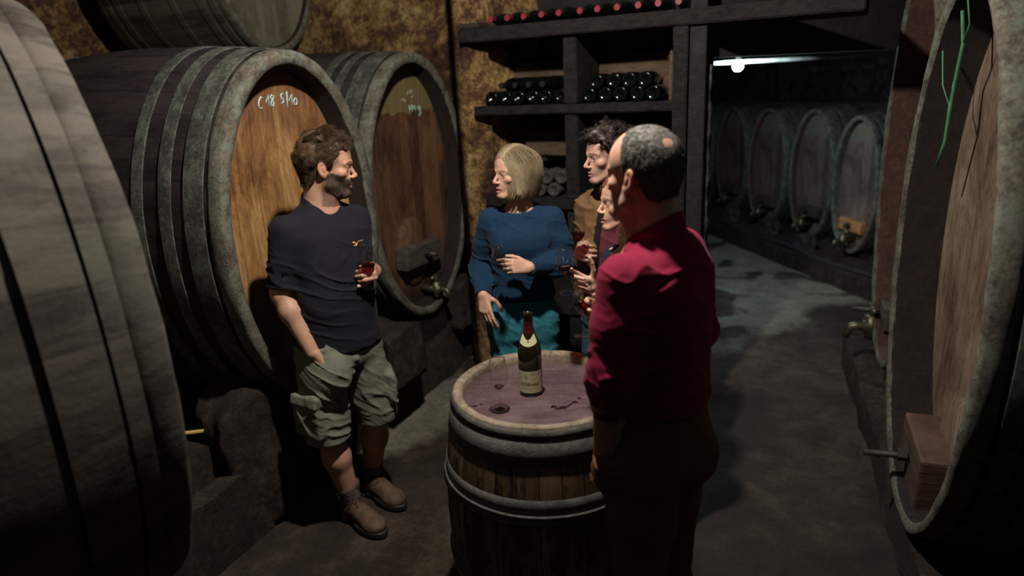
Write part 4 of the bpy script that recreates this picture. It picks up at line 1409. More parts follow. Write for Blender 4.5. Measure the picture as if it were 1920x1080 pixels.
class Head:
    def __init__(s, c, fwd, up=(0, 0, 1), sc=1.0, female=False, nose=1.0, jaw=1.0, mouth_open=0.0, closed=False, back=1.0):
        s.c = np.asarray(c, float); s.R = frame(fwd, up); s.sc = sc
        s.female, s.nose, s.jaw, s.mo, s.closed, s.back = female, nose, jaw, mouth_open, closed, back

    def w(s, x, y, z): return s.c + s.R @ (np.array([x, y, z]) * s.sc)
    def loc(s, P): return ((P - s.c) @ s.R) / s.sc

    def build(s, F):
        w, k, R = s.w, s.sc, s.R
        j = s.jaw
        F.ell(w(0, -0.016, 0.040), np.array([0.073, 0.096 * s.back, 0.083]) * k, R, 0.02 * k)
        F.ell(w(0, -0.045, 0.010), np.array([0.066, 0.060 * s.back, 0.066]) * k, R, 0.02 * k)
        F.ell(w(0, 0.030, 0.030), np.array([0.062, 0.058, 0.065]) * k, R, 0.02 * k)       # forehead
        F.ell(w(0, 0.030, -0.030), np.array([0.056, 0.054, 0.066]) * k, R, 0.02 * k)      # mid face
        F.ell(w(0, 0.062, -0.060), np.array([0.030, 0.028, 0.034]) * k, R, 0.02 * k)      # muzzle
        for sx in (-1, 1):
            F.cap(w(sx * 0.056 * j, 0.0, -0.030), w(sx * 0.052 * j, 0.008, -0.062), 0.016 * k, 0.016 * k, 0.018 * k)
            F.cap(w(sx * 0.052 * j, 0.008, -0.064), w(sx * 0.018 * j, 0.066, -0.100), 0.016 * k, 0.016 * k, 0.016 * k)
            F.ell(w(sx * 0.043, 0.053, -0.020), np.array([0.021, 0.020, 0.017]) * k, R, 0.018 * k)   # cheekbone
        F.ell(w(0, 0.072, -0.099), np.array([0.021 * j, 0.016, 0.016]) * k, R, 0.014 * k)  # chin
        # brow
        br = 0.0085 if s.female else 0.0105
        for sx in (-1, 1):
            F.cap(w(sx * 0.012, 0.0835, 0.018), w(sx * 0.045, 0.066, 0.018), br * k, br * 0.8 * k, 0.012 * k)
            F.ell(w(sx * 0.031, 0.093, -0.001), np.array([0.017, 0.017, 0.0115]) * k, R, 0.012 * k, 's')   # socket
            F.ell(w(sx * 0.031, 0.0685, -0.001), np.array([0.0135, 0.0135, 0.0125]) * k, R, 0.002 * k)     # lids
            F.cap(w(sx * 0.018, 0.081, 0.0075), w(sx * 0.044, 0.073, 0.0065), 0.0035 * k, 0.003 * k, 0.005 * k)   # upper lid
            F.cap(w(sx * 0.020, 0.079, -0.0105), w(sx * 0.042, 0.073, -0.009), 0.0022 * k, 0.002 * k, 0.005 * k)
        n = s.nose
        F.cap(w(0, 0.080, 0.012), w(0, 0.080 + 0.024 * n, -0.028), 0.0060 * k, 0.0078 * k, 0.012 * k)
        F.sph(w(0, 0.080 + 0.024 * n, -0.033), 0.0095 * k, 0.006 * k)
        for sx in (-1, 1):
            F.ell(w(sx * 0.0115, 0.084 + 0.010 * n, -0.0365), np.array([0.0078, 0.0105, 0.0068]) * k, R, 0.005 * k)
            F.ell(w(sx * 0.0065, 0.088 + 0.012 * n, -0.0435), np.array([0.003, 0.005, 0.003]) * k, R, 0.002 * k, 's')
        # mouth
        mo = s.mo
        F.cap(w(-0.020, 0.079, -0.0655), w(0, 0.091, -0.0625), 0.0038 * k, 0.0058 * k, 0.005 * k)
        F.cap(w(0.020, 0.079, -0.0655), w(0, 0.091, -0.0625), 0.0038 * k, 0.0058 * k, 0.005 * k)
        F.cap(w(-0.017, 0.079, -0.0725 - mo), w(0, 0.088, -0.0755 - mo), 0.0035 * k, 0.0064 * k, 0.005 * k)
        F.cap(w(0.017, 0.079, -0.0725 - mo), w(0, 0.088, -0.0755 - mo), 0.0035 * k, 0.0064 * k, 0.005 * k)
        F.ell(w(0, 0.094, -0.069 - mo / 2), np.array([0.021, 0.012, 0.0014 + mo * 0.7]) * k, R, 0.003 * k, 's')
        # ears
        for sx in (-1, 1):
            a = math.radians(18) * sx
            Re = R @ np.array([[math.cos(a), -math.sin(a), 0], [math.sin(a), math.cos(a), 0], [0, 0, 1]]) 
            ti = math.radians(12); Rt = np.array([[1, 0, 0], [0, math.cos(ti), -math.sin(ti)], [0, math.sin(ti), math.cos(ti)]]); Re = Re @ Rt
            c = w(sx * 0.078, -0.014, -0.006)
            F.ell(c, np.array([0.0075, 0.0175, 0.031]) * k, Re, 0.005 * k)
            F.ell(w(sx * 0.087, -0.011, -0.002), np.array([0.0075, 0.0105, 0.021]) * k, Re, 0.004 * k, 's')
            F.ell(w(sx * 0.079, -0.008, -0.006), np.array([0.0045, 0.006, 0.012]) * k, Re, 0.003 * k)
            F.ell(w(sx * 0.0745, -0.006, -0.030), np.array([0.006, 0.009, 0.010]) * k, Re, 0.005 * k)
        return F

    def eyes(s, parent):
        me = Mat('eye_white')
        eo = []
        for sx in (-1, 1):
            c = s.w(sx * 0.031, 0.0705, -0.001)
            mb = MB().lathe([(0.0, -0.0125), (0.006, -0.011), (0.011, -0.006), (0.0125, 0.0), (0.011, 0.006), (0.006, 0.011), (0.0, 0.0125)], 20)
            V = np.array(mb.V) * s.sc
            V = np.stack([V[:, 0], V[:, 2], V[:, 1]], 1) @ s.R.T + c
            o = pmesh('eye', V, mb.F, M_EYE, parent, True)
            mb = MB().lathe([(0.0, 0.0129), (0.003, 0.0127), (0.0055, 0.0118)], 16)
            V = np.array(mb.V) * s.sc; V = np.stack([V[:, 0], V[:, 2], V[:, 1]], 1) @ s.R.T + c
            pmesh('iris', V, mb.F, M_IRIS, o, True)

    def tint(s, P, base, hairc=None, hairmask=None, stubble=None, stub=0.0):
        """albedo of the skin itself: lips, cheeks, brows, hairline"""
        L = s.loc(P)
        c = np.tile(np.array(base, float), (len(P), 1))
        near = (np.abs(L) < [0.11, 0.14, 0.15]).all(1)
        n1 = fbm(P * 30, 3)[:, None]
        c *= 1 + 0.10 * n1
        def blend(m, col): c[:] = c * (1 - m[:, None]) + np.array(col) * m[:, None]
        g = lambda x, y, z, rx, ry, rz: np.exp(-(((L[:, 0] - x) / rx) ** 2 + ((L[:, 1] - y) / ry) ** 2 + ((L[:, 2] - z) / rz) ** 2)) * near
        b = np.array(base)
        for sx in (-1, 1):
            blend(0.35 * g(sx * 0.045, 0.05, -0.03, 0.02, 0.04, 0.02), b * [1.05, 0.72, 0.68])
            blend(0.55 * g(sx * 0.080, -0.012, -0.005, 0.012, 0.03, 0.035), b * [1.05, 0.66, 0.62])
            bm_ = np.clip(1.3 - np.abs(L[:, 2] - 0.0225 + 0.25 * np.maximum(np.abs(L[:, 0]) - 0.034, 0)) / 0.0042, 0, 1) * ((L[:, 0] * sx > 0.012) & (L[:, 0] * sx < 0.050) & (L[:, 1] > 0.045))
            if hairc is not None: blend(0.8 * bm_, hairc)
            # lid / lash line
            ll = np.clip(1.2 - np.abs(L[:, 2] + 0.003 + 0.6 * np.maximum(np.abs(L[:, 0] - sx * 0.031) - 0.006, 0)) / 0.0016, 0, 1) * (np.abs(L[:, 0] - sx * 0.031) < 0.0135) * (L[:, 1] > 0.06)
            if s.closed: blend(0.85 * ll, [0.03, 0.015, 0.012])
            elif True:
                ew = (np.abs(L[:, 0] - sx * 0.031) / 0.0115) ** 2 + ((L[:, 2] + 0.001) / 0.0042) ** 2
                on = (L[:, 1] > 0.062)
                blend(np.clip(1.6 - ew, 0, 1) * on * 0.85, [0.42, 0.36, 0.33])
                ir = (np.abs(L[:, 0] - sx * 0.031) / 0.0052) ** 2 + ((L[:, 2] + 0.0005) / 0.0046) ** 2
                blend(np.clip(1.8 - ir, 0, 1) * on * 0.95, [0.03, 0.02, 0.015])
                ul = np.clip(1.2 - np.abs(L[:, 2] - 0.0036 + 0.35 * np.maximum(np.abs(L[:, 0] - sx * 0.031) - 0.003, 0)) / 0.0014, 0, 1) * (np.abs(L[:, 0] - sx * 0.031) < 0.0145) * on
                blend(0.8 * ul, [0.03, 0.018, 0.014])
        blend(0.25 * g(0, 0.105, -0.034, 0.015, 0.02, 0.015), b * [1.0, 0.68, 0.65])
        lip = np.clip(1.5 - ((np.abs(L[:, 0]) / 0.024) ** 2 + ((L[:, 2] + 0.0692 + s.mo / 2) / (0.0095 + s.mo)) ** 2), 0, 1) * (L[:, 1] > 0.072)
        blend(0.75 * lip, b * [0.92, 0.48, 0.46])
        blend(0.9 * np.clip(1.3 - np.abs(L[:, 2] + 0.069 + s.mo / 2) / (0.0012 + s.mo * 0.5), 0, 1) * (np.abs(L[:, 0]) < 0.021) * (L[:, 1] > 0.07), [0.05, 0.015, 0.012])
        if stub > 0:
            beard = np.clip((-(L[:, 2]) - 0.030 - 0.25 * np.maximum(L[:, 1] - 0.045, 0)) / 0.012, 0, 1) * np.clip((L[:, 1] + 0.02) / 0.01, 0, 1) * near
            beard *= 1 - lip
            blend(stub * beard * (0.8 + 0.2 * n1[:, 0]), stubble)
        if hairmask is not None:
            blend(hairmask(L) * near, hairc)
        return np.clip(c, 0, 1)


M_EYE = simple('eye_white', (0.55, 0.5, 0.47), 0.25, 0, 0.05, 30, 0)
M_IRIS = simple('iris_dark', (0.05, 0.035, 0.025), 0.15, 0, 0.2, 60, 0)


def hand(F, wrist, fwd, back, thumb_side, curl=(30, 40, 25), spread=1.0, thumb=((0.6, 0.6, -0.5), (0.2, 0.9, -0.35), (0, 1, -0.2)), s=1.0, curls=None, tips=None):
    """fwd: direction of straight fingers; back: out of the back of the hand; thumb_side +-1: which side of fwd x back the thumb sits on"""
    y = unit(fwd); z = unit(np.asarray(back, float) - y * (np.dot(back, y))); x = np.cross(y, z) * thumb_side
    W_ = np.asarray(wrist, float)
    def w(a, b, c): return W_ + (x * a + y * b + z * c) * s
    kn = [(0.027, 0.088), (0.009, 0.092), (-0.010, 0.087), (-0.027, 0.078)]
    for i, (kx, ky) in enumerate(kn):
        F.cap(w(kx * 0.55, 0.012, 0.0), w(kx, ky, 0.0), 0.0155 * s, 0.0112 * s, 0.012 * s)
    F.cap(w(0.020, 0.02, -0.010), w(0.014, 0.05, -0.012), 0.015 * s, 0.012 * s, 0.012 * s)     # thenar
    F.cap(w(-0.018, 0.02, -0.008), w(-0.020, 0.055, -0.010), 0.013 * s, 0.011 * s, 0.012 * s)
    Ls = [(0.044, 0.026, 0.021), (0.049, 0.030, 0.022), (0.045, 0.028, 0.021), (0.035, 0.021, 0.019)]
    pts = []
    for i, (kx, ky) in enumerate(kn):
        c = curls[i] if curls else curl
        a = 0.0; p = w(kx, ky, 0.0); sp = (kx / 0.028) * 0.10 * spread
        r = [0.0096, 0.0088, 0.0078, 0.0068][0:4]
        rr = 1.0 if i < 3 else 0.88
        ch = [p]
        for q in range(3):
            a += math.radians(c[q])
            dr = (y * math.cos(a) - z * math.sin(a)) + x * sp * math.cos(a)
            p2 = p + unit(dr) * Ls[i][q] * s
            F.cap(p, p2, r[q] * rr * s, r[q + 1] * rr * s, (0.005 if q == 0 else 0.0015) * s)
            p = p2; ch.append(p)
        pts.append(ch)
    p = w(0.022, 0.018, -0.010)
    tl = (0.044, 0.033, 0.027); tr = (0.0135, 0.0108, 0.0100, 0.0080)
    ch = [p]
    for q in range(3):
        t = thumb[q]; d_ = unit(x * t[0] + y * t[1] + z * t[2])
        p2 = p + d_ * tl[q] * s
        F.cap(p, p2, tr[q] * s, tr[q + 1] * s, (0.008 if q == 0 else 0.002) * s)
        p = p2; ch.append(p)
    pts.append(ch)
    return pts


def nails_tint(c, P, pts, col):
    for ch in pts:
        e = ch[-1]; d = np.linalg.norm(P - e, axis=1)
        m = np.clip(1 - d / 0.010, 0, 1)[:, None] * 0.35
        c[:] = c * (1 - m) + np.array(col) * m
    return c


def arm(F, sh, el, wr, r=(0.052, 0.046, 0.040, 0.043, 0.029), k=0.03, infl=0.0):
    sh, el, wr = [np.asarray(a, float) for a in (sh, el, wr)]
    m = sh + (el - sh) * 0.5; f = el + (wr - el) * 0.30
    F.cap(sh, m, r[0] + infl, r[1] + infl, k); F.cap(m, el, r[1] + infl, r[2] + infl, k)
    F.cap(el, f, r[2] + infl, r[3] + infl, k); F.cap(f, wr, r[3] + infl, r[4] + infl, k)


def leg(F, hip, kn, an, r=(0.088, 0.072, 0.054, 0.058, 0.038), k=0.03, infl=0.0):
    hip, kn, an = [np.asarray(a, float) for a in (hip, kn, an)]
    m = hip + (kn - hip) * 0.45; f = kn + (an - kn) * 0.32
    back = 0
    F.cap(hip, m, r[0] + infl, r[1] + infl, k); F.cap(m, kn, r[1] + infl, r[2] + infl, k)
    F.cap(kn, f, r[2] + infl, r[3] + infl, k); F.cap(f, an, r[3] + infl, r[4] + infl, k)


def foot(F, an, toe, k=0.015, infl=0.0, z=0.0):
    an = np.asarray(an, float); d = np.asarray(toe, float) - an; d[2] = 0; d = unit(d)
    heel = an - d * 0.035; heel[2] = z + 0.032; ball = an + d * 0.12; ball[2] = z + 0.030; tip = an + d * 0.175; tip[2] = z + 0.022
    F.cap(an, heel, 0.036 + infl, 0.030 + infl, k); F.cap(an, ball, 0.036 + infl, 0.026 + infl, k)
    x = np.cross(d, [0, 0, 1]); F.cap(ball - x * 0.018, tip - x * 0.01, 0.026 + infl, 0.018 + infl, k); F.cap(ball + x * 0.018, tip + x * 0.012, 0.026 + infl, 0.018 + infl, k); F.cap(heel, ball, 0.028 + infl, 0.026 + infl, k)


def folds(amp, freq, axis=(0, 0, 1), seed=0, warp=0.35, lo=(-9,) * 3, hi=(9,) * 3, sharp=1.0):
    """soft cloth folds: wrinkles running across the given axis"""
    ax = unit(axis); b1 = unit(np.cross(ax, [0.3, 0.9, 0.2])); b2 = np.cross(ax, b1)
    def fn(P, d):
        near = np.abs(d) < 0.06
        out = np.zeros(len(P)); P = P[near]
        w = np.stack([fbm(P * 4 + seed, 2), fbm(P * 4 + seed + 50, 2)], 1) * warp * 0.22
        t = P @ ax + w[:, 0]; a = P @ b1 + w[:, 1]; b = P @ b2
        n1 = vnoise(np.stack([t * freq * 0.55, a * freq * 0.13, b * freq * 0.13 + seed], 1))
        n2 = vnoise(np.stack([t * freq * 1.1 + 7, a * freq * 0.3, b * freq * 0.3 + seed], 1))
        r = (1 - np.abs(n1) * 1.6) ** 3 * 1.0 + (1 - np.abs(n2) * 1.6) ** 3 * 0.35
        msk = np.clip(vnoise(P * 5.0 + seed + 31) * 1.2 + 0.75, 0.1, 1)
        out[near] = -(r - 0.35) * amp * 1.5 * msk
        return out
    return fn, lo, hi


def creases(lst):
    def fn(P, d):
        o = np.zeros(len(P))
        if not (np.abs(d) < 0.05).any(): return o
        for a, b, w_, h_ in lst:
            a = np.asarray(a, float); b = np.asarray(b, float); ba = b - a
            t = np.clip((P - a) @ ba / (ba @ ba), 0, 1)
            q = np.linalg.norm(P - a - t[:, None] * ba, axis=1)
            o -= h_ * np.exp(-(q / w_) ** 2) * np.sin(np.pi * np.clip(t * 0.9 + 0.05, 0, 1)) 
        return o
    return fn


# ------------------------------------------------------------------ strands of hair
def strand_mesh(name, roots, norms, grow, n=7, r0=0.0006, mat=None, parent=None, rng=None, collide=None):
    """grow(P, i, t, state) -> displacement of every strand tip for this step"""
    P = roots.copy(); pts = [P.copy()]
    for i in range(n):
        P = P + grow(P, i, i / n)
        if collide is not None:
            d = collide(P)
            bad = d < 0.0015
            if bad.any():
                e = 0.002
                q = P[bad]
                g = np.stack([collide(q + np.eye(3)[j] * e) - collide(q - np.eye(3)[j] * e) for j in range(3)], 1)
                g /= np.linalg.norm(g, axis=1)[:, None] + 1e-9
                P[bad] = q + g * (0.0018 - d[bad])[:, None]
        pts.append(P.copy())
    A = np.array(pts)            # n+1, m, 3
    m = A.shape[1]
    T = np.gradient(A, axis=0); T /= np.linalg.norm(T, axis=2, keepdims=True) + 1e-9
    ref = np.array([0.31, 0.52, 0.79]); X = np.cross(T, ref); X /= np.linalg.norm(X, axis=2, keepdims=True) + 1e-9
    Y = np.cross(T, X)
    Vs = []
    for i in range(n + 1):
        r = r0 * (1 - 0.85 * (i / n) ** 2)
        for k in range(3):
            w = 2 * PI * k / 3
            Vs.append(A[i] + (X[i] * math.cos(w) + Y[i] * math.sin(w)) * r)
    Vs = np.array(Vs).reshape(n + 1, 3, m, 3)
    idx = np.arange((n + 1) * 3 * m).reshape(n + 1, 3, m)
    Q = []
    for i in range(n):
        for k in range(3):
            k2 = (k + 1) % 3
            Q.append(np.stack([idx[i, k], idx[i, k2], idx[i + 1, k2], idx[i + 1, k]], 1))
    return Vs.reshape(-1, 3), np.concatenate(Q)


def scalp_points(V, Q, head, mask, count, rng):
    a = V[Q]; c = a.mean(1)
    L = head.loc(c); w = mask(L); 
    nrm = np.cross(a[:, 2] - a[:, 0], a[:, 3] - a[:, 1]); ar = np.linalg.norm(nrm, axis=1); nrm /= ar[:, None] + 1e-12
    p = w * ar; p[(np.abs(L) > 0.2).any(1)] = 0
    if p.sum() <= 0: return np.zeros((0, 3)), np.zeros((0, 3))
    i = rng.choice(len(c), count, p=p / p.sum())
    b = rng.random((count, 2)); b = np.where(b.sum(1, keepdims=True) > 1, 1 - b, b)
    pt = a[i, 0] + (a[i, 1] - a[i, 0]) * b[:, :1] + (a[i, 3] - a[i, 0]) * b[:, 1:]
    return pt, nrm[i]
# ================================================================== people
RNG = np.random.default_rng(11)
D2 = math.radians


def vnormals(V, Q):
    n = np.cross(V[Q[:, 2]] - V[Q[:, 0]], V[Q[:, 3]] - V[Q[:, 1]])
    N = np.zeros_like(V)
    for k in range(4):
        for j in range(3): N[:, j] += np.bincount(Q[:, k], n[:, j], len(V))
    return N / (np.linalg.norm(N, axis=1)[:, None] + 1e-12)


def hair_cap(V, Q, head, maskf, thick, seed=0, ridge=0.4, rs=90):
    L = head.loc(V); near = (np.abs(L) < 0.17).all(1)
    m = np.zeros(len(V)); m[near] = maskf(L[near])
    keep = (m[Q] > 0.12).all(1)
    q = Q[keep]; ids = np.unique(q); mp = np.full(len(V), -1); mp[ids] = np.arange(len(ids))
    N = vnormals(V, Q)[ids]; v = V[ids]; l = L[ids]; mm = np.clip(m[ids] * 1.1, 0, 1)
    t = thick(l) * (1 + ridge * fbm(l * rs * np.array([1, 0.45, 0.45]) + seed, 3))
    return v + N * (t * np.sqrt(mm))[:, None], mp[q]


def mk_mask(line, soft=0.006):
    ys = [p[0] for p in line]; zs = [p[1] for p in line]
    def f(L):
        z = np.interp(L[:, 1], ys, zs) + 0.012 * fbm(L * 60, 2) 
        return np.clip((L[:, 2] - z) / soft + 0.5, 0, 1) * (np.abs(L[:, 0]) < 0.2) * np.clip((0.0135 - (np.abs(L[:, 0]) - 0.0725)) / 0.004 , 0, 1)
    return f


def join(parts):
    V, Q, n = [], [], 0
    for v, q in parts:
        V.append(v); Q.append(q + n); n += len(v)
    return np.concatenate(V), np.concatenate(Q)


def curl_grow(N0, head, comb, step, curl=0.5, cs=70, lift=0.5, grav=0.0, fall=1.0, seed=0):
    R = head.R
    def g(P, i, t):
        L = head.loc(P)
        cd = comb(L) @ R.T
        n = np.stack([fbm(P * cs + seed, 2), fbm(P * cs + 40 + seed, 2), fbm(P * cs + 80 + seed, 2)], 1)
        d = N0 * lift * max(0.0, 1 - t * 1.6 * fall) + cd * (0.35 + t) + n * curl + np.array([0, 0, -grav * t])
        d /= np.linalg.norm(d, axis=1)[:, None] + 1e-9
        return d * step
    return g


def shoe(parent, an, toe, mat, sole_m, lace_m, label=None, L=0.29, w=0.052, high=0.12, hf=0.0045):
    an = np.asarray(an, float); toe = np.asarray(toe, float); d = toe - an; d[2] = 0; d = unit(d); x = np.cross(d, [0, 0, 1])
    g = an.copy(); g[2] = 0
    F = Sdf()
    F.cap(an + [0, 0, high - 0.05], g - d * 0.02 + [0, 0, 0.055], 0.047, 0.045, 0.02)
    F.cap(g - d * 0.035 + [0, 0, 0.055], g + d * 0.11 + [0, 0, 0.048], 0.042, 0.043, 0.02)
    F.cap(g + d * 0.02 + [0, 0, 0.085], g + d * 0.10 + [0, 0, 0.06], 0.040, 0.036, 0.02)
    F.ell(g + d * 0.155 + [0, 0, 0.040], [w * 1.02, 0.070, 0.040], np.stack([x, d, np.array([0, 0, 1.])], 1), 0.02)
    F.plane(g + [0, 0, 0.022], (0, 0, -1)); F.plane(an + [0, 0, high - 0.03], (0, 0, 1), 0.01)
    F.disp(lambda P, dd: -0.0022 * fbm(P * 45, 3))
    up = sculpt('shoe', F, hf, mat, parent)
    G = Sdf()
    G.ell(g + d * 0.125 + [0, 0, 0.014], [w * 1.10, 0.112, 0.2], np.stack([x, d, np.array([0, 0, 1.])], 1), 0.02)
    G.ell(g - d * 0.020 + [0, 0, 0.014], [w * 0.93, 0.060, 0.2], np.stack([x, d, np.array([0, 0, 1.])], 1), 0.04)
    G.plane(g + [0, 0, 0.030], (0, 0, 1), 0.004); G.plane(g + [0, 0, 0.002], (0, 0, -1), 0.004)
    sculpt('sole', G, hf, sole_m, up, lo=np.array([*(g[:2] - 0.3), -0.01]), hi=np.array([*(g[:2] + 0.3), 0.05]))
    mb = MB()
    for k in range(5):
        p = g + d * (0.035 + 0.021 * k) + [0, 0, 0.128 - 0.0125 * k]
        if k: mb.tube([q0, p + x * 0.022], 0.0026, 6)
        mb.tube([p - x * 0.022 + [0, 0, -0.004], p + [0, 0, 0.002], p + x * 0.022 + [0, 0, -0.004]], 0.0026, 6)
        q0 = p - x * 0.022
    p = g + d * 0.035 + np.array([0, 0, 0.130])
    for sg in (-1, 1):
        mb.tube([p, p + x * sg * 0.025 + [0, 0, 0.012], p + x * sg * 0.045 + d * 0.01 - [0, 0, 0.01], p + x * sg * 0.02 + d * 0.01 - [0, 0, 0.006], p], 0.0024, 6)
        mb.tube([p, p + x * sg * 0.02 + d * 0.03 - [0, 0, 0.02], p + x * sg * 0.035 + d * 0.05 - [0, 0, 0.05]], 0.0024, 6)
    mb.build('laces', lace_m, up, True)
    return up


SK = (0.56, 0.33, 0.235)
M_SOLE = simple('rubber_sole', (0.015, 0.014, 0.014), 0.6, 0, 0.2, 30, 0.2)
M_LACE = simple('boot_laces', (0.05, 0.025, 0.02), 0.8, 0, 0.2, 60, 0)
M_BOOT = simple('brown_nubuck', (0.105, 0.062, 0.038), 0.75, 0, 0.35, 25, 0.5, 0.003)
M_DKSHOE = simple('dark_leather', (0.03, 0.025, 0.022), 0.5, 0, 0.3, 25, 0.3, 0.003)

def core(T, st, arms, r, f):
    """keeps a garment just outside the trunk and upper arms it covers"""
    T.loft([(z, x, y, rx + 0.004, ry + 0.004, w) for z, x, y, rx, ry, w in st], 0.004)
    for a, b in arms:
        a = np.asarray(a, float); b = np.asarray(b, float); T.cap(a, a + (b - a) * f, r, r * 0.9, 0.004)


def cut_end(T, c, d, R, L):
    """cuts a sleeve square at c, beyond it along d"""
    c = np.asarray(c, float); d = unit(d)
    def fn(P):
        q = P - c; t = q @ d; rad = np.linalg.norm(q - t[:, None] * d, axis=1)
        return np.maximum(np.maximum(-t, t - L), rad - R)
    T._add(fn, c - R - L, c + R + L, 0.004, 's')


# ------------------------------------------------------------------ man in the black t-shirt
def man_black():
    F = Sdf()
    hd = Head((-0.735, 2.855, 1.648), (0.975, 0.16, -0.13), (0.06, 0, 1), 1.06, nose=1.05, jaw=1.08)
    hd.build(F)
    F.cap((-0.775, 2.850, 1.60), (-0.795, 2.855, 1.46), 0.060, 0.070, 0.035)
    F.cap((-0.735, 2.84, 1.565), (-0.765, 2.835, 1.46), 0.045, 0.055, 0.03)
    yaw = D2(40)
    st = [(0.84, -0.775, 2.83, 0.160, 0.118, yaw), (0.98, -0.775, 2.83, 0.165, 0.128, yaw), (1.12, -0.775, 2.83, 0.163, 0.130, yaw),
          (1.27, -0.775, 2.85, 0.168, 0.118, yaw), (1.38, -0.78, 2.86, 0.178, 0.105, yaw), (1.45, -0.785, 2.865, 0.135, 0.080, yaw), (1.49, -0.79, 2.86, 0.075, 0.065, yaw)]
    F.loft(st, 0.04)
    shR, elR, wrR = (-0.915, 2.745, 1.405), (-0.958, 2.715, 1.150), (-0.845, 2.655, 0.905)
    shL, elL, wrL = (-0.668, 2.965, 1.395), (-0.695, 3.050, 1.140), (-0.590, 2.855, 1.190)
    arm(F, shR, elR, wrR, (0.054, 0.047, 0.039, 0.043, 0.029)); arm(F, shL, elL, wrL, (0.054, 0.047, 0.039, 0.043, 0.029))
    hipR, knR, anR = (-0.855, 2.775, 0.86), (-0.850, 2.735, 0.47), (-0.805, 2.785, 0.10)
    hipL, knL, anL = (-0.705, 2.880, 0.86), (-0.670, 2.900, 0.47), (-0.745, 2.985, 0.10)
    leg(F, hipR, knR, anR, (0.095, 0.078, 0.056, 0.060, 0.040)); leg(F, hipL, knL, anL, (0.095, 0.078, 0.056, 0.060, 0.040))
    foot(F, anR, (-0.633, 2.628, 0)); foot(F, anL, (-0.553, 2.812, 0))
    hand(F, wrR, unit((0.42, -0.02, -0.9)), (-0.5, -0.85, -0.2), 1, curl=(20, 25, 20), s=1.05, thumb=((0.5, 0.7, -0.3), (0.2, 0.95, -0.2), (0, 1, -0.1)))
    pL = hand(F, wrL, unit((0.12, -0.80, 0.20)), unit((0.97, 0.15, 0.1)), -1, curls=[(62, 62, 30), (66, 64, 30), (70, 62, 30), (74, 60, 30)], s=1.05,
              thumb=((0.45, 0.55, -0.7), (0.2, 0.9, -0.5), (0.0, 1, -0.5)))
    ln = [(-0.14, -0.080), (-0.058, -0.080), (-0.038, -0.04), (-0.031, 0.022), (-0.012, 0.034), (0.006, 0.026), (0.010, -0.012), (0.022, -0.002), (0.030, 0.035), (0.055, 0.072), (0.09, 0.082)]
    hm = mk_mask(ln, 0.010)
    hc = (0.045, 0.028, 0.018)
    V, Q = sdf_mesh(F, 0.003); V = relax(V, Q, 1)
    col = hd.tint(V, SK, hc, hm, (0.07, 0.05, 0.04), 0.85)
    nails_tint(col, V, pL, (0.75, 0.5, 0.42))
    body = fast_mesh('person', V, Q, M_SKIN, None, col)
    tag(body, 'bearded man in black t-shirt and grey cargo shorts, standing left of the barrel', 'person')
    hm_ = hair_mat('brown_hair', (0.045, 0.026, 0.016), (0.13, 0.082, 0.050))
    thick = lambda l: np.interp(l[:, 2], [-0.08, -0.03, 0.02, 0.06, 0.12], [0.002, 0.010, 0.010, 0.015, 0.022]) * np.interp(l[:, 1], [-0.05, -0.02, 0.03], [1.25, 0.7, 1.0]) + 0.006 * np.clip(l[:, 1] / 0.08, 0, 1)
    cap = hair_cap(V, Q, hd, hm, lambda l: thick(l) * 0.62, 3, 0.35, 75)
    pt, nn = scalp_points(V, Q, hd, lambda l: hm(l) ** 2, 16000, RNG)
    lz = hd.loc(pt)[:, 2]
    comb = lambda L: np.stack([0.1 * np.sin(L[:, 2] * 60), np.where(L[:, 2] > 0.05, 0.55, -0.75), np.where(L[:, 2] > 0.06, 0.25, -0.55)], 1)
    g0 = curl_grow(nn, hd, comb, 1.0, 0.8, 34, 1.0, 0.1)
    sc_ = np.interp(lz, [-0.06, 0.0, 0.06, 0.12], [0.0016, 0.0026, 0.0048, 0.0064])[:, None]
    s1 = strand_mesh('h', pt, nn, lambda P, i, t: g0(P, i, t) * sc_, 8, 0.00038, collide=lambda p: F(p) - 0.003)
    v_, q_ = join([cap, s1]); fast_mesh('hair', v_, q_, hm_, body)
    bm = lambda L: np.clip((-L[:, 2] - 0.016 - 0.48 * np.maximum(L[:, 1] - 0.025, 0) + 0.008 * fbm(L * 90, 2)) / 0.016, 0, 1) * np.clip((L[:, 1] + 0.002 - 0.9 * np.maximum(-L[:, 2] - 0.072, 0)) / 0.012, 0, 1) * np.clip((L[:, 2] + 0.128) / 0.012, 0, 1) * (1 - np.clip(1.6 - ((L[:, 0] / 0.024) ** 2 + ((L[:, 2] + 0.0695) / 0.0095) ** 2), 0, 1) * (L[:, 1] > 0.07))
    bcap = hair_cap(V, Q, hd, lambda L: bm(L) * 0.9, lambda l: 0.0014 + 0.003 * np.clip((-l[:, 2] - 0.08) / 0.03, 0, 1), 9, 0.6, 220)
    pb, nb = scalp_points(V, Q, hd, bm, 13000, RNG)
    g1 = curl_grow(nb, hd, lambda L: np.tile([0, 0.25, -0.9], (len(L), 1)), 0.0015, 0.5, 160, 0.6, 0.3)
    s2 = strand_mesh('b', pb, nb, g1, 4, 0.00028)
    v_, q_ = join([bcap, s2]); bo = fast_mesh('beard', v_, q_, hair_mat('beard_hair', (0.035, 0.024, 0.018), (0.12, 0.085, 0.06), 0.5), body)
    bo['label'] = 'short full brown beard'
    # t-shirt
    T = Sdf()
    T.loft([(z, x, y, rx + 0.016, ry + 0.018, w) for z, x, y, rx, ry, w in [(0.855, -0.775, 2.828, 0.172, 0.132, yaw)] + st[1:-1]] + [(1.505, -0.79, 2.86, 0.075, 0.068, yaw)], 0.03)
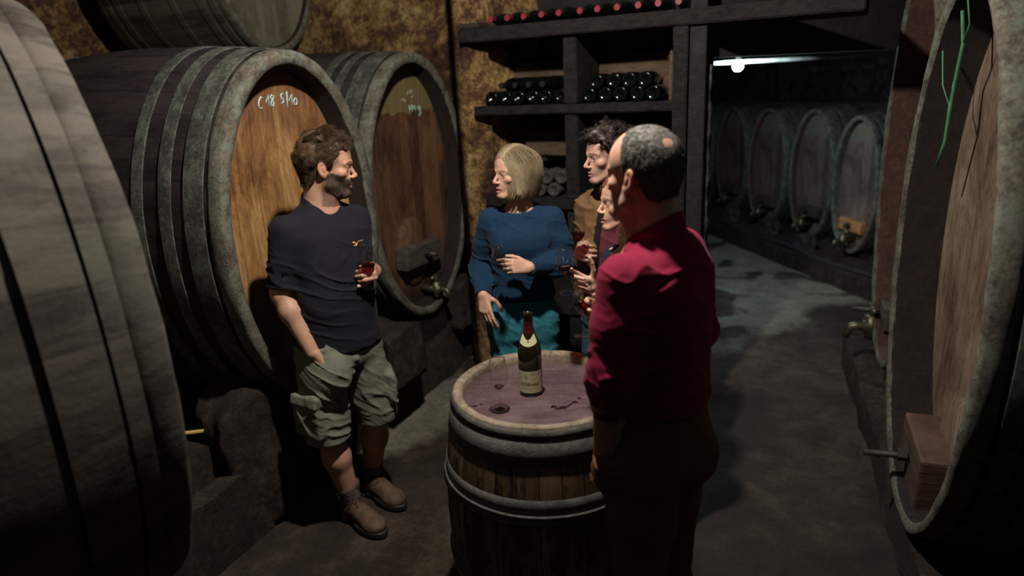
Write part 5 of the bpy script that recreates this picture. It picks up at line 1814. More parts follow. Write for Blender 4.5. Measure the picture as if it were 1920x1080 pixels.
    for (a, b, c) in ((shR, elR, wrR), (shL, elL, wrL)):
        a = np.array(a); b = np.array(b); e = a + (b - a) * 0.92
        T.cap(a + [0, 0, 0.004], e, 0.063, 0.060, 0.045)
    T.cap((-0.79, 2.86, 1.46), (-0.79, 2.86, 1.53), 0.078, 0.070, 0.03)
    T.disp(*folds(0.0050, 38, (0.30, 0.15, 0.90), 2))
    T.disp(creases([((-0.93, 2.66, 1.05), (-0.66, 2.75, 1.18), 0.012, 0.008), ((-0.92, 2.66, 0.98), (-0.64, 2.78, 1.04), 0.012, 0.009), ((-0.90, 2.66, 0.93), (-0.66, 2.76, 0.92), 0.012, 0.008),
                    ((-0.86, 2.68, 1.14), (-0.66, 2.76, 1.30), 0.012, 0.007), ((-0.93, 2.68, 1.26), (-0.88, 2.70, 1.36), 0.01, 0.008)]))
    nk = hd.R
    core(T, st, [(shR, elR), (shL, elL)], 0.058, 0.45)
    for (a, b, c) in ((shR, elR, wrR), (shL, elL, wrL)):
        a = np.array(a); b = np.array(b); cut_end(T, a + (b - a) * 0.90, b - a, 0.088, 0.12)
    T.plane((-0.755, 2.82, 1.512), (0.22, -0.22, 0.94), 0.006)
    T.plane((0, 0, 0.868), (0, 0, -1), 0.004)
    for (a, b, c) in ((shR, elR, wrR), (shL, elL, wrL)):
        a = np.array(a); b = np.array(b); T.cap(a + (b - a) * 0.45, b, 0.058, 0.053, 0.004, 's')
    ts = sculpt('t_shirt', T, 0.0038, cloth('black_cotton', (0.012, 0.0125, 0.020), 0.85, 700, 0.15, 0.15, 0.25), body)
    # small orange print on the left breast
    lo = MB(); d = np.array([0.64, -0.77]); base = np.array([-0.640, 2.803]); r_ = np.array([0.77, 0.64])
    def onshirt(a, z):
        q = np.array([*(base + r_ * a), z]); o = np.array([d[0], d[1], 0]) 
        ts_ = np.linspace(0.25, -0.2, 150); pts = q + o * ts_[:, None]; dv = T(pts)
        i = np.argmax(dv < 0.0008); return pts[i] + o * 0.0012
    for (a, z, rx_, rz_) in ((-0.010, 1.333, 0.008, 0.0035), (-0.004, 1.322, 0.0035, 0.007), (0.004, 1.326, 0.006, 0.003), (-0.012, 1.320, 0.004, 0.004)):
        n_ = 10; V_ = [onshirt(a, z)] + [onshirt(a + rx_ * math.cos(w), z + rz_ * math.sin(w)) for w in np.linspace(0, 2 * PI, n_, endpoint=False)]
        lo.add(V_, [(0, 1 + k, 1 + (k + 1) % n_) for k in range(n_)])
    V_ = []; F_ = []
    for k in range(4):
        a0 = 0.012 + k * 0.007; b_ = len(V_)
        V_ += [onshirt(a0, 1.329), onshirt(a0 + 0.0045, 1.330), onshirt(a0 + 0.0045, 1.334), onshirt(a0, 1.333)]; F_.append((b_, b_ + 1, b_ + 2, b_ + 3))
    lo.add(V_, F_)
    lo.build('chest_print', simple('orange_print', (0.75, 0.34, 0.07), 0.6, 0, 0.1, 60, 0), ts)
    # shorts
    Sx = Sdf()
    Sx.loft([(0.80, -0.775, 2.83, 0.165, 0.125, yaw), (0.90, -0.775, 2.83, 0.170, 0.132, yaw), (0.98, -0.775, 2.83, 0.164, 0.128, yaw)], 0.03)
    kR = np.array(knR); kL = np.array(knL)
    Sx.cap(hipR, kR + [-0.005, 0, 0.0], 0.105, 0.100, 0.03); Sx.cap(hipL, kL + [0.005, 0, 0.02], 0.105, 0.098, 0.03)
    pk = np.array([-0.905, 2.668, 0.60])
    Rp = frame((-0.55, -0.83, 0.0))
    Sx.box(pk, (0.078, 0.024, 0.090), 0.012, Rp, 0.012)
    Sx.box(pk + [0.0, -0.002, 0.078], (0.080, 0.026, 0.024), 0.008, Rp @ np.array([[1, 0, 0.0], [0, 1, -0.25], [0, 0.25, 1]]), 0.006)
    Sx.ell((-0.800, 2.690, 0.790), (0.095, 0.078, 0.120), None, 0.06)
    Sx.box(np.array([-0.590, 2.905, 0.63]), (0.070, 0.020, 0.080), 0.015, frame((0.85, 0.3, 0)), 0.02)
    Sx.disp(*folds(0.0060, 46, (0.5, 0.1, 0.80), 7))
    Sx.disp(creases([((-0.80, 2.70, 0.82), (-0.60, 2.76, 0.72), 0.012, 0.010), ((-0.79, 2.70, 0.76), (-0.60, 2.78, 0.62), 0.012, 0.010), ((-0.78, 2.72, 0.70), (-0.62, 2.78, 0.55), 0.012, 0.009),
                     ((-0.79, 2.70, 0.86), (-0.62, 2.74, 0.82), 0.010, 0.008), ((-0.765, 2.69, 0.90), (-0.765, 2.72, 0.74), 0.012, 0.012),
                     (pk + Rp @ V3(-0.07, 0.02, 0.06), pk + Rp @ V3(0.06, 0.03, -0.05), 0.009, 0.012), (pk + Rp @ V3(0.05, 0.03, 0.05), pk + Rp @ V3(-0.03, 0.03, -0.08), 0.009, 0.012)]))
    Sx.plane((0, 0, 0.462), (0, 0, -1), 0.006)
    for k_ in (kR, kL): Sx.cap(k_ + [0, 0, -0.10], k_ + [0, 0, 0.045], 0.076, 0.076, 0.006, 's')
    sh = sculpt('cargo_shorts', Sx, 0.0042, cloth('grey_green_cotton', (0.185, 0.19, 0.155), 0.9, 600, 0.25, 0.18, 0.1), body)
    for an, toe in ((anR, (-0.633, 2.628, 0)), (anL, (-0.553, 2.812, 0))):
        K = Sdf(); a = np.array(an); K.cap(a + [0, 0, 0.0], a + (np.array(knR if an == anR else knL) - a) * 0.22, 0.044, 0.050, 0.01); K.disp(lambda P, d: 0.0015 * np.sin(P[:, 2] * 500))
        sculpt('sock', K, 0.005, cloth('grey_sock', (0.16, 0.12, 0.12), 0.95, 500, 0.3), body)
        shoe(body, an, toe, M_BOOT, M_SOLE, M_LACE, high=0.135)
    return body
man_black()
wine_glass((-0.590, 2.742, 1.145), 'glass with a little red wine, held by the man in the black t-shirt', 0.30, 1.0)


# ------------------------------------------------------------------ blonde woman in the blue sweater
def woman_blue():
    F = Sdf()
    hd = Head((0.030, 3.125, 1.541), (-0.82, -0.57, 0.03), (0.02, 0, 1), 0.95, female=True, nose=1.08, jaw=0.92, mouth_open=0.004)
    hd.build(F)
    F.cap((0.050, 3.145, 1.51), (0.060, 3.165, 1.37), 0.047, 0.052, 0.03)
    yaw = D2(-5)
    st = [(0.76, 0.045, 3.15, 0.160, 0.112, yaw), (0.88, 0.045, 3.15, 0.158, 0.110, yaw), (1.02, 0.05, 3.15, 0.130, 0.095, yaw),
          (1.15, 0.055, 3.15, 0.135, 0.100, yaw), (1.26, 0.06, 3.15, 0.150, 0.105, yaw), (1.33, 0.06, 3.165, 0.150, 0.080, yaw), (1.385, 0.06, 3.17, 0.085, 0.058, yaw)]
    F.loft(st, 0.04)
    for sx in (-1, 1): F.ell((0.055 + sx * 0.065, 3.085, 1.215), (0.062, 0.055, 0.062), None, 0.04)
    shR, elR, wrR = (-0.085, 3.185, 1.320), (-0.150, 3.225, 1.080), (-0.137, 3.045, 0.995)
    shL, elL, wrL = (0.205, 3.150, 1.318), (0.258, 3.095, 1.105), (0.085, 2.925, 1.148)
    ra = (0.045, 0.039, 0.034, 0.036, 0.025)
    arm(F, shR, elR, wrR, ra); arm(F, shL, elL, wrL, ra)
    hpR, kR, aR = (-0.035, 3.14, 0.82), (-0.030, 3.12, 0.46), (-0.03, 3.19, 0.08)
    hpL, kL, aL = (0.125, 3.14, 0.82), (0.120, 3.11, 0.46), (0.12, 3.17, 0.08)
    rl = (0.092, 0.075, 0.052, 0.055, 0.036)
    leg(F, hpR, kR, aR, rl); leg(F, hpL, kL, aL, rl); foot(F, aR, (-0.06, 2.95, 0)); foot(F, aL, (0.12, 2.93, 0))
    hand(F, wrR, unit((0.12, -0.42, -0.85)), (-0.5, -0.75, 0.3), -1, curls=[(8, 14, 10), (16, 20, 14), (24, 26, 16), (30, 30, 18)], s=0.92, spread=1.4, thumb=((0.7, 0.6, -0.3), (0.4, 0.9, -0.2), (0.2, 1, -0.1)))
    pL = hand(F, wrL, unit((-0.96, -0.25, 0.20)), unit((-0.22, -0.85, 0.42)), 1, curls=[(22, 34, 20), (38, 46, 24), (48, 52, 26), (55, 52, 26)], s=0.92, spread=0.8,
              thumb=((0.55, 0.75, -0.35), (0.25, 0.95, -0.30), (0.05, 1, -0.35)))
    V, Q = sdf_mesh(F, 0.003); V = relax(V, Q, 1)
    ln = [(-0.14, -0.05), (-0.03, -0.05), (0.0, 0.02), (0.03, 0.05), (0.06, 0.075), (0.09, 0.085)]
    hm = mk_mask(ln); hc = (0.20, 0.13, 0.07)
    col = hd.tint(V, (0.62, 0.38, 0.275), hc, hm); nails_tint(col, V, pL, (0.7, 0.3, 0.3))
    body = fast_mesh('person', V, Q, M_SKIN, None, col)
    tag(body, 'blonde woman with a bob in blue knit sweater and jeans, behind the barrel', 'person')
    H = Sdf(); w = hd.w; k = hd.sc; R = hd.R
    H.ell(w(0, -0.020, 0.048), np.array([0.086, 0.106, 0.090]) * k, R, 0.02)
    H.ell(w(0, -0.040, -0.030), np.array([0.092, 0.088, 0.095]) * k, R, 0.05)
    for sx in (-1, 1):
        H.cap(w(sx * 0.072, 0.010, 0.03), w(sx * 0.080, 0.018, -0.085), 0.020 * k, 0.021 * k, 0.03)
    H.plane(w(0, 0, -0.118), R @ V3(0, 0.25, -1), 0.012)
    H.ell(w(0, 0.112, -0.030), np.array([0.066, 0.080, 0.118]) * k, R, 0.012, 's')
    H.disp(lambda P, d: 0.0022 * np.sin(np.arctan2(hd.loc(P)[:, 0], hd.loc(P)[:, 1] + 0.02) * 46 + 3 * fbm(P * 14, 2)) + 0.003 * fbm(P * 22, 2))
    hv, hq = sdf_mesh(H, 0.003); hv = relax(hv, hq, 1)
    rt, rn_ = scalp_points(hv, hq, hd, lambda L: (L[:, 2] > 0.02).astype(float), 9000, RNG)
    def gr(P, i, t):
        L = hd.loc(P); o = L.copy(); side = np.sign(L[:, 0] + 0.02)
        dl = np.stack([side * (np.clip((L[:, 2] - 0.05) * 14, 0, 1) * 0.9 - np.clip((-L[:, 2] - 0.04) * 9, 0, 0.6)), -0.15 + np.clip((-L[:, 2] - 0.05) * 8, 0, 0.4), -0.25 - np.clip((0.125 - L[:, 2]) * 12, 0, 1)], 1)
        d_ = dl @ R.T; d_ += 0.12 * np.stack([fbm(P * 25, 2), fbm(P * 25 + 9, 2), fbm(P * 25 + 19, 2)], 1)
        d_ /= np.linalg.norm(d_, axis=1)[:, None]
        return d_ * 0.0155 * k * (hd.loc(P)[:, 2] > -0.112)[:, None]
    s1 = strand_mesh('h', rt, rn_, gr, 13, 0.00045, collide=H)
    v_, q_ = join([(hv, hq), s1]); fast_mesh('hair', v_, q_, hair_mat('blonde_hair', (0.20, 0.145, 0.085), (0.44, 0.36, 0.235), 0.36), body)
    # sweater
    T = Sdf()
    T.loft([(z, x, y, rx + 0.014, ry + 0.014, w_) for z, x, y, rx, ry, w_ in [(0.935, 0.047, 3.15, 0.150, 0.106, yaw)] + st[2:-1]] + [(1.40, 0.06, 3.17, 0.08, 0.062, yaw)], 0.03)
    for sx in (-1, 1): T.ell((0.055 + sx * 0.062, 3.082, 1.212), (0.070, 0.063, 0.068), None, 0.05)
    for a, b, c in ((shR, elR, wrR), (shL, elL, wrL)):
        arm(T, a, b, np.array(c) + (np.array(b) - np.array(c)) * 0.03, tuple(r_ + 0.014 for r_ in ra[:4]) + (0.036,), 0.035)
    T.disp(*folds(0.0055, 44, (0.25, 0, 1), 5))
    T.disp(lambda P, d: -0.0012 * np.abs(np.sin(P[:, 0] * 190 + 0.5 * np.sin(P[:, 2] * 210))) * (P[:, 1] < 3.13) * (P[:, 2] > 1.08))
    T.disp(creases([((0.19, 3.06, 1.25), (0.13, 3.03, 1.18), 0.010, 0.010), ((0.21, 3.04, 1.19), (0.15, 3.02, 1.14), 0.01, 0.010), ((-0.07, 3.06, 1.26), (-0.02, 3.02, 1.20), 0.01, 0.008), ((0.20, 3.0, 1.10), (0.26, 3.03, 1.14), 0.01, 0.009)]))
    core(T, st, [], 0, 0)
    T.plane((0.052, 3.12, 1.372), (-0.08, -0.40, 0.91), 0.006); T.plane((0, 0, 0.945), (0, 0, -1), 0.006)
    for c, b in ((wrR, elR), (wrL, elL)):
        c = np.array(c); b = np.array(b)
        T.cap(c + (b - c) * 0.02 - unit(b - c) * 0.045, c - unit(b - c) * 0.10, 0.05, 0.06, 0.003, 's')
    sculpt('sweater', T, 0.0038, cloth('blue_wool', (0.007, 0.031, 0.072), 0.9, 420, 0.5, 0.12, 0.5, rib=10), body)
    J = Sdf()
    J.loft([(0.74, 0.045, 3.15, 0.166, 0.118, yaw), (0.86, 0.045, 3.15, 0.167, 0.120, yaw), (0.99, 0.047, 3.15, 0.142, 0.104, yaw)], 0.03)
    leg(J, hpR, kR, aR, rl, 0.03, 0.008); leg(J, hpL, kL, aL, rl, 0.03, 0.008)
    J.disp(*folds(0.0028, 50, (0.5, 0.0, 0.86), 3))
    J.disp(creases([((0.045, 3.02, 0.92), (0.04, 3.03, 0.79), 0.008, 0.008), ((0.04, 3.03, 0.80), (0.13, 3.05, 0.86), 0.010, 0.007), ((0.04, 3.03, 0.79), (-0.07, 3.05, 0.85), 0.010, 0.007), ((-0.10, 3.08, 0.90), (-0.04, 3.03, 0.93), 0.006, 0.006), ((0.19, 3.08, 0.90), (0.12, 3.03, 0.93), 0.006, 0.006)]))
    J.plane((0, 0, 0.10), (0, 0, -1), 0.004)
    jn = sculpt('jeans', J, 0.0045, cloth('teal_denim', (0.035, 0.19, 0.25), 0.9, 500, 0.35, 0.25, 0.1), body)
    MB().lathe([(0.0, 0.004), (0.006, 0.003), (0.008, 0.0)], 14, Matrix.Translation((0.045, 3.030, 0.925)) @ Matrix.Rotation(PI / 2, 4, 'X')).build('button', M_BRASS, jn, True)
    for an, toe in ((aR, (-0.06, 2.95, 0)), (aL, (0.12, 2.93, 0))): shoe(body, an, toe, M_DKSHOE, M_SOLE, M_LACE, high=0.09)
    return body
woman_blue()
wine_glass((-0.050, 2.865, 1.100), 'wine glass held in front of the blue sweater by the blonde woman', 0.12, 0.93)


# ------------------------------------------------------------------ curly-haired man at the back
def man_back():
    F = Sdf()
    hd = Head((0.440, 3.000, 1.612), (-0.93, -0.36, -0.05), (0, 0, 1), 0.97, nose=1.15, jaw=1.0)
    hd.build(F)
    F.cap((0.475, 3.015, 1.57), (0.50, 3.06, 1.42), 0.056, 0.066, 0.03)
    yaw = D2(-37)
    st = [(0.86, 0.50, 3.06, 0.155, 0.115, yaw), (1.05, 0.50, 3.06, 0.155, 0.115, yaw), (1.25, 0.50, 3.06, 0.17, 0.115, yaw), (1.37, 0.50, 3.07, 0.178, 0.10, yaw), (1.44, 0.50, 3.07, 0.11, 0.07, yaw)]
    F.loft(st, 0.04)
    shR, elR, wrR = (0.380, 3.155, 1.365), (0.375, 3.115, 1.10), (0.325, 2.850, 1.245)
    shL, elL, wrL = (0.650, 2.960, 1.375), (0.715, 2.980, 1.10), (0.690, 2.93, 0.87)
    ra = (0.056, 0.050, 0.040, 0.042, 0.029)
    arm(F, shR, elR, wrR, ra); arm(F, shL, elL, wrL, ra)
    hpR, kR, aR = (0.425, 3.11, 0.86), (0.41, 3.09, 0.47), (0.42, 3.15, 0.09)
    hpL, kL, aL = (0.575, 3.00, 0.86), (0.59, 2.98, 0.47), (0.60, 3.04, 0.09)
    rl = (0.09, 0.075, 0.055, 0.058, 0.04)
    leg(F, hpR, kR, aR, rl); leg(F, hpL, kL, aL, rl); foot(F, aR, (0.30, 2.98, 0)); foot(F, aL, (0.50, 2.86, 0))
    hand(F, wrR, unit((-0.45, -0.85, 0.12)), unit((-0.35, 0.25, 0.9)) * 0 + unit((-0.80, 0.45, 0.15)), 1, curls=[(55, 55, 30), (60, 58, 30), (64, 58, 30), (68, 58, 30)], s=1.0, thumb=((0.5, 0.6, -0.6), (0.2, 0.9, -0.6), (0, 0.8, -0.8)))
    hand(F, wrL, unit((0, -0.1, -1)), (0.8, -0.4, 0), 1, s=1.0)
    V, Q = sdf_mesh(F, 0.0034); V = relax(V, Q, 1)
    ln = [(-0.14, -0.06), (-0.05, -0.055), (-0.035, -0.01), (-0.005, 0.024), (0.012, -0.005), (0.022, 0.005), (0.040, 0.052), (0.062, 0.074), (0.09, 0.080)]
    hm = mk_mask(ln); hc = (0.02, 0.014, 0.013)
    col = hd.tint(V, (0.55, 0.33, 0.26), hc, hm, (0.26, 0.17, 0.14), 0.3)
    body = fast_mesh('person', V, Q, M_SKIN, None, col)
    tag(body, 'man with curly black hair in tan jacket over burgundy sweater, at the back', 'person')
    thick = lambda l: np.interp(l[:, 2], [-0.06, 0.0, 0.06, 0.12], [0.009, 0.014, 0.022, 0.026])
    cap = hair_cap(V, Q, hd, hm, thick, 13, 0.9, 55)
    pt, nn = scalp_points(V, Q, hd, lambda l: hm(l) ** 2, 8000, RNG)
    g0 = curl_grow(nn, hd, lambda L: np.tile([0, 0.3, 0.0], (len(L), 1)), 0.0062, 1.9, 42, 1.3, 0.1, seed=5)
    s1 = strand_mesh('h', pt, nn, g0, 10, 0.0005, collide=lambda p: F(p) - 0.003)
    v_, q_ = join([cap, s1]); fast_mesh('hair', v_, q_, hair_mat('black_hair', (0.012, 0.009, 0.009), (0.05, 0.036, 0.032), 0.36), body)
    T = Sdf(); T.loft([(z, x, y, rx + 0.010, ry + 0.012, w_) for z, x, y, rx, ry, w_ in st[:-1]] + [(1.46, 0.50, 3.07, 0.085, 0.075, yaw)], 0.03)
    T.disp(*folds(0.003, 40, (0, 0, 1), 15)); Lg = Sdf(); Lg.loft([(z, x, y, rx + 0.017, ry + 0.022, w_) for z, x, y, rx, ry, w_ in st[:-1]] + [(1.465, 0.503, 3.073, 0.092, 0.080, yaw)], 0.03); core(T, st, [], 0, 0); T.plane((0.46, 3.02, 1.455), (-0.3, -0.35, 0.9), 0.006); T.plane((0, 0, 0.92), (0, 0, -1), 0.006)
    sculpt('sweater', T, 0.005, cloth('burgundy_wool', (0.13, 0.028, 0.045), 0.9, 500, 0.4), body)
    Kt = Sdf(); Kt.loft([(z, x, y, rx + 0.022, ry + 0.028, w_) for z, x, y, rx, ry, w_ in st[:-1]] + [(1.47, 0.505, 3.075, 0.10, 0.085, yaw)], 0.03)
    arm(Kt, shR, elR, wrR, tuple(r_ + 0.013 for r_ in ra[:4]) + (0.040,), 0.035); arm(Kt, shL, elL, wrL, tuple(r_ + 0.020 for r_ in ra[:4]) + (0.044,), 0.035)
    f2 = unit((-0.6, -0.8, 0)); r2 = V3(-0.8, 0.6, 0)
    c0 = np.array([0.50, 3.06, 0])
    # open front: cut a wedge in front of the chest
    def opening(P):
        q = P - c0; a = q @ r2; b = q @ f2
        hw = np.interp(P[:, 2], [0.8, 1.2, 1.42, 1.5], [0.075, 0.075, 0.055, 0.05])
        return np.maximum(np.maximum(np.abs(a + 0.02) - hw, 0.045 - b), np.linalg.norm(q[:, :2], axis=1) - 0.20)
    Kt.field(opening, 0.006, 's'); Kt.disp(*folds(0.008, 38, (0.3, 0, 1), 25)); Kt.plane((0, 0, 0.86), (0, 0, -1), 0.006)
    Kt.plane((0.46, 3.02, 1.475), (-0.3, -0.35, 0.9), 0.006)
    c = np.array(wrR); b = np.array(elR); Kt.cap(c - unit(b - c) * 0.04, c - unit(b - c) * 0.12, 0.05, 0.06, 0.003, 's')
    def opening2(P):
        q = P - c0; a = q @ r2; b = q @ f2
        hw = np.interp(P[:, 2], [0.8, 1.2, 1.42, 1.5], [0.052, 0.050, 0.028, 0.02])
        return np.maximum(np.maximum(np.abs(a + 0.02) - hw, 0.045 - b), np.linalg.norm(q[:, :2], axis=1) - 0.20)
    Lg.field(opening2, 0.004, 's'); Lg.plane((0.46, 3.02, 1.478), (-0.3, -0.35, 0.9), 0.006); Lg.plane((0, 0, 0.88), (0, 0, -1), 0.006)
    sculpt('lining', Lg, 0.005, cloth('black_lining', (0.012, 0.012, 0.014), 0.8, 300, 0.2), body)
    sculpt('jacket', Kt, 0.0048, cloth('tan_suede', (0.17, 0.095, 0.045), 0.8, 200, 0.3), body)
    J = Sdf(); J.loft([(0.80, 0.50, 3.06, 0.16, 0.125, yaw), (0.95, 0.50, 3.06, 0.16, 0.122, yaw)], 0.03); leg(J, hpR, kR, aR, rl, 0.03, 0.010); leg(J, hpL, kL, aL, rl, 0.03, 0.010)
    J.disp(*folds(0.004, 44, (0.3, 0, 1), 35)); J.plane((0, 0, 0.09), (0, 0, -1), 0.004)
    sculpt('jeans', J, 0.006, cloth('dark_teal_denim', (0.025, 0.085, 0.11), 0.9, 400, 0.3), body)
    for an, toe in ((aR, (0.30, 2.98, 0)), (aL, (0.50, 2.86, 0))): shoe(body, an, toe, M_DKSHOE, M_SOLE, M_LACE, high=0.09, hf=0.006)
man_back()
wine_glass((0.278, 2.705, 1.235), 'glass of dark red wine held by the curly-haired man at the back', 0.42, 0.95)


# ------------------------------------------------------------------ curly-haired woman half hidden behind the man in red
def woman_curly():
    F = Sdf()
    hd = Head((0.442, 2.600, 1.480), (-0.97, -0.22, 0.02), (0, 0, 1), 0.92, female=True, nose=1.0, jaw=0.92, mouth_open=0.003, closed=True)
    hd.build(F)
    F.cap((0.464, 2.605, 1.44), (0.49, 2.62, 1.27), 0.045, 0.052, 0.03)
    yaw = D2(-60)
    st = [(0.74, 0.51, 2.62, 0.150, 0.108, yaw), (0.95, 0.51, 2.62, 0.130, 0.095, yaw), (1.13, 0.50, 2.62, 0.140, 0.10, yaw), (1.23, 0.50, 2.62, 0.145, 0.085, yaw), (1.29, 0.495, 2.62, 0.08, 0.058, yaw)]
    F.loft(st, 0.04)
    shR, elR, wrR = (0.435, 2.745, 1.225), (0.440, 2.620, 1.01), (0.302, 2.430, 1.200)
    shL, elL, wrL = (0.570, 2.500, 1.225), (0.620, 2.52, 0.98), (0.60, 2.50, 0.77)
    ra = (0.043, 0.038, 0.033, 0.035, 0.025)
    arm(F, shR, elR, wrR, ra); arm(F, shL, elL, wrL, ra)
    hpR, kR, aR = (0.475, 2.69, 0.78), (0.46, 2.68, 0.44), (0.48, 2.72, 0.08)
    hpL, kL, aL = (0.545, 2.55, 0.78), (0.55, 2.54, 0.44), (0.57, 2.56, 0.08)
    rl = (0.088, 0.072, 0.050, 0.053, 0.035)
    leg(F, hpR, kR, aR, rl); leg(F, hpL, kL, aL, rl); foot(F, aR, (0.47, 2.50, 0)); foot(F, aL, (0.55, 2.35, 0))
    hand(F, wrR, unit((-0.80, -0.35, 0.42)), unit((-0.35, 0.85, -0.15)), -1, curls=[(22, 24, 18), (45, 58, 30), (58, 66, 30), (66, 64, 30)], s=0.93, thumb=((0.75, 0.40, -0.35), (0.75, 0.65, -0.15), (0.65, 0.75, -0.1)))
    hand(F, wrL, unit((0, -0.1, -1)), (0.8, -0.4, 0), 1, s=0.9)
    V, Q = sdf_mesh(F, 0.0032); V = relax(V, Q, 1)
    ln = [(-0.14, -0.06), (-0.03, -0.05), (0.0, 0.01), (0.03, 0.04), (0.055, 0.072), (0.09, 0.080)]
    hm = mk_mask(ln); hc = (0.12, 0.05, 0.03)
    col = hd.tint(V, (0.62, 0.39, 0.29), hc, hm)
    body = fast_mesh('person', V, Q, M_SKIN, None, col)
    tag(body, 'woman with curly auburn hair and closed eyes, mostly hidden behind the man in red', 'person')
    H = Sdf(); w = hd.w; k = hd.sc; R = hd.R
    H.ell(w(0, -0.025, 0.045), np.array([0.094, 0.108, 0.094]) * k, R, 0.02)
    H.ell(w(0, -0.055, -0.060), np.array([0.105, 0.075, 0.110]) * k, R, 0.05)
    H.ell(w(0, 0.130, -0.045), np.array([0.120, 0.096, 0.125]) * k, R, 0.010, 's')
    H.disp(lambda P, d: 0.007 * fbm(P * 40, 3) + 0.003 * np.sin(P[:, 2] * 160 + 6 * fbm(P * 20, 2)))
    hv, hq = sdf_mesh(H, 0.004); hv = relax(hv, hq, 1)
    rt, rn_ = scalp_points(hv, hq, hd, lambda L: ((L[:, 2] > -0.05) & (L[:, 1] < 0.030 + 0.5 * np.maximum(L[:, 2] - 0.06, 0))).astype(float), 2400, RNG)
    ph = RNG.random(len(rt)) * 6.28
    def gr(P, i, t):
        a = ph + i * 1.15
        o = np.stack([np.cos(a), np.sin(a), 0 * a], 1) * 0.0055
        return o + np.array([0, 0, -0.0058]) + rn_ * 0.0012
    s1 = strand_mesh('h', rt, rn_, gr, 18, 0.0006, collide=lambda P: F(P) - 0.004)
    v_, q_ = join([(hv, hq), s1]); fast_mesh('hair', v_, q_, hair_mat('auburn_hair', (0.09, 0.032, 0.018), (0.30, 0.14, 0.07), 0.36), body)
    T = Sdf(); T.loft([(z, x, y, rx + 0.010, ry + 0.011, w_) for z, x, y, rx, ry, w_ in [(0.86, 0.51, 2.62, 0.145, 0.105, yaw)] + st[1:-1]] + [(1.30, 0.495, 2.62, 0.075, 0.060, yaw)], 0.03)
    for a, b in ((shR, elR), (shL, elL)):
        a = np.array(a); b = np.array(b); T.cap(a, b, 0.054, 0.050, 0.03)
    T.disp(*folds(0.004, 44, (0, 0, 1), 45)); T.plane((0.48, 2.60, 1.275), (-0.4, -0.1, 0.9), 0.006); T.plane((0, 0, 0.865), (0, 0, -1), 0.006)
    sculpt('sweater', T, 0.005, cloth('navy_wool', (0.012, 0.018, 0.035), 0.9, 500, 0.4), body)
    J = Sdf(); J.loft([(0.72, 0.51, 2.62, 0.156, 0.114, yaw), (0.89, 0.51, 2.62, 0.138, 0.102, yaw)], 0.03); leg(J, hpR, kR, aR, rl, 0.03, 0.008); leg(J, hpL, kL, aL, rl, 0.03, 0.008)
    J.plane((0, 0, 0.09), (0, 0, -1), 0.004)
    sculpt('trousers', J, 0.006, cloth('dark_cotton', (0.02, 0.02, 0.024), 0.9, 400, 0.3), body)
    for an, toe in ((aR, (0.47, 2.50, 0)), (aL, (0.55, 2.35, 0))): shoe(body, an, toe, M_DKSHOE, M_SOLE, M_LACE, high=0.09, hf=0.006)
woman_curly()
wine_glass((0.200, 2.365, 1.200), 'etched glass of red wine cradled by the curly-haired woman, above the barrel', 0.34, 0.93, (0.03, -0.06), etched=True)


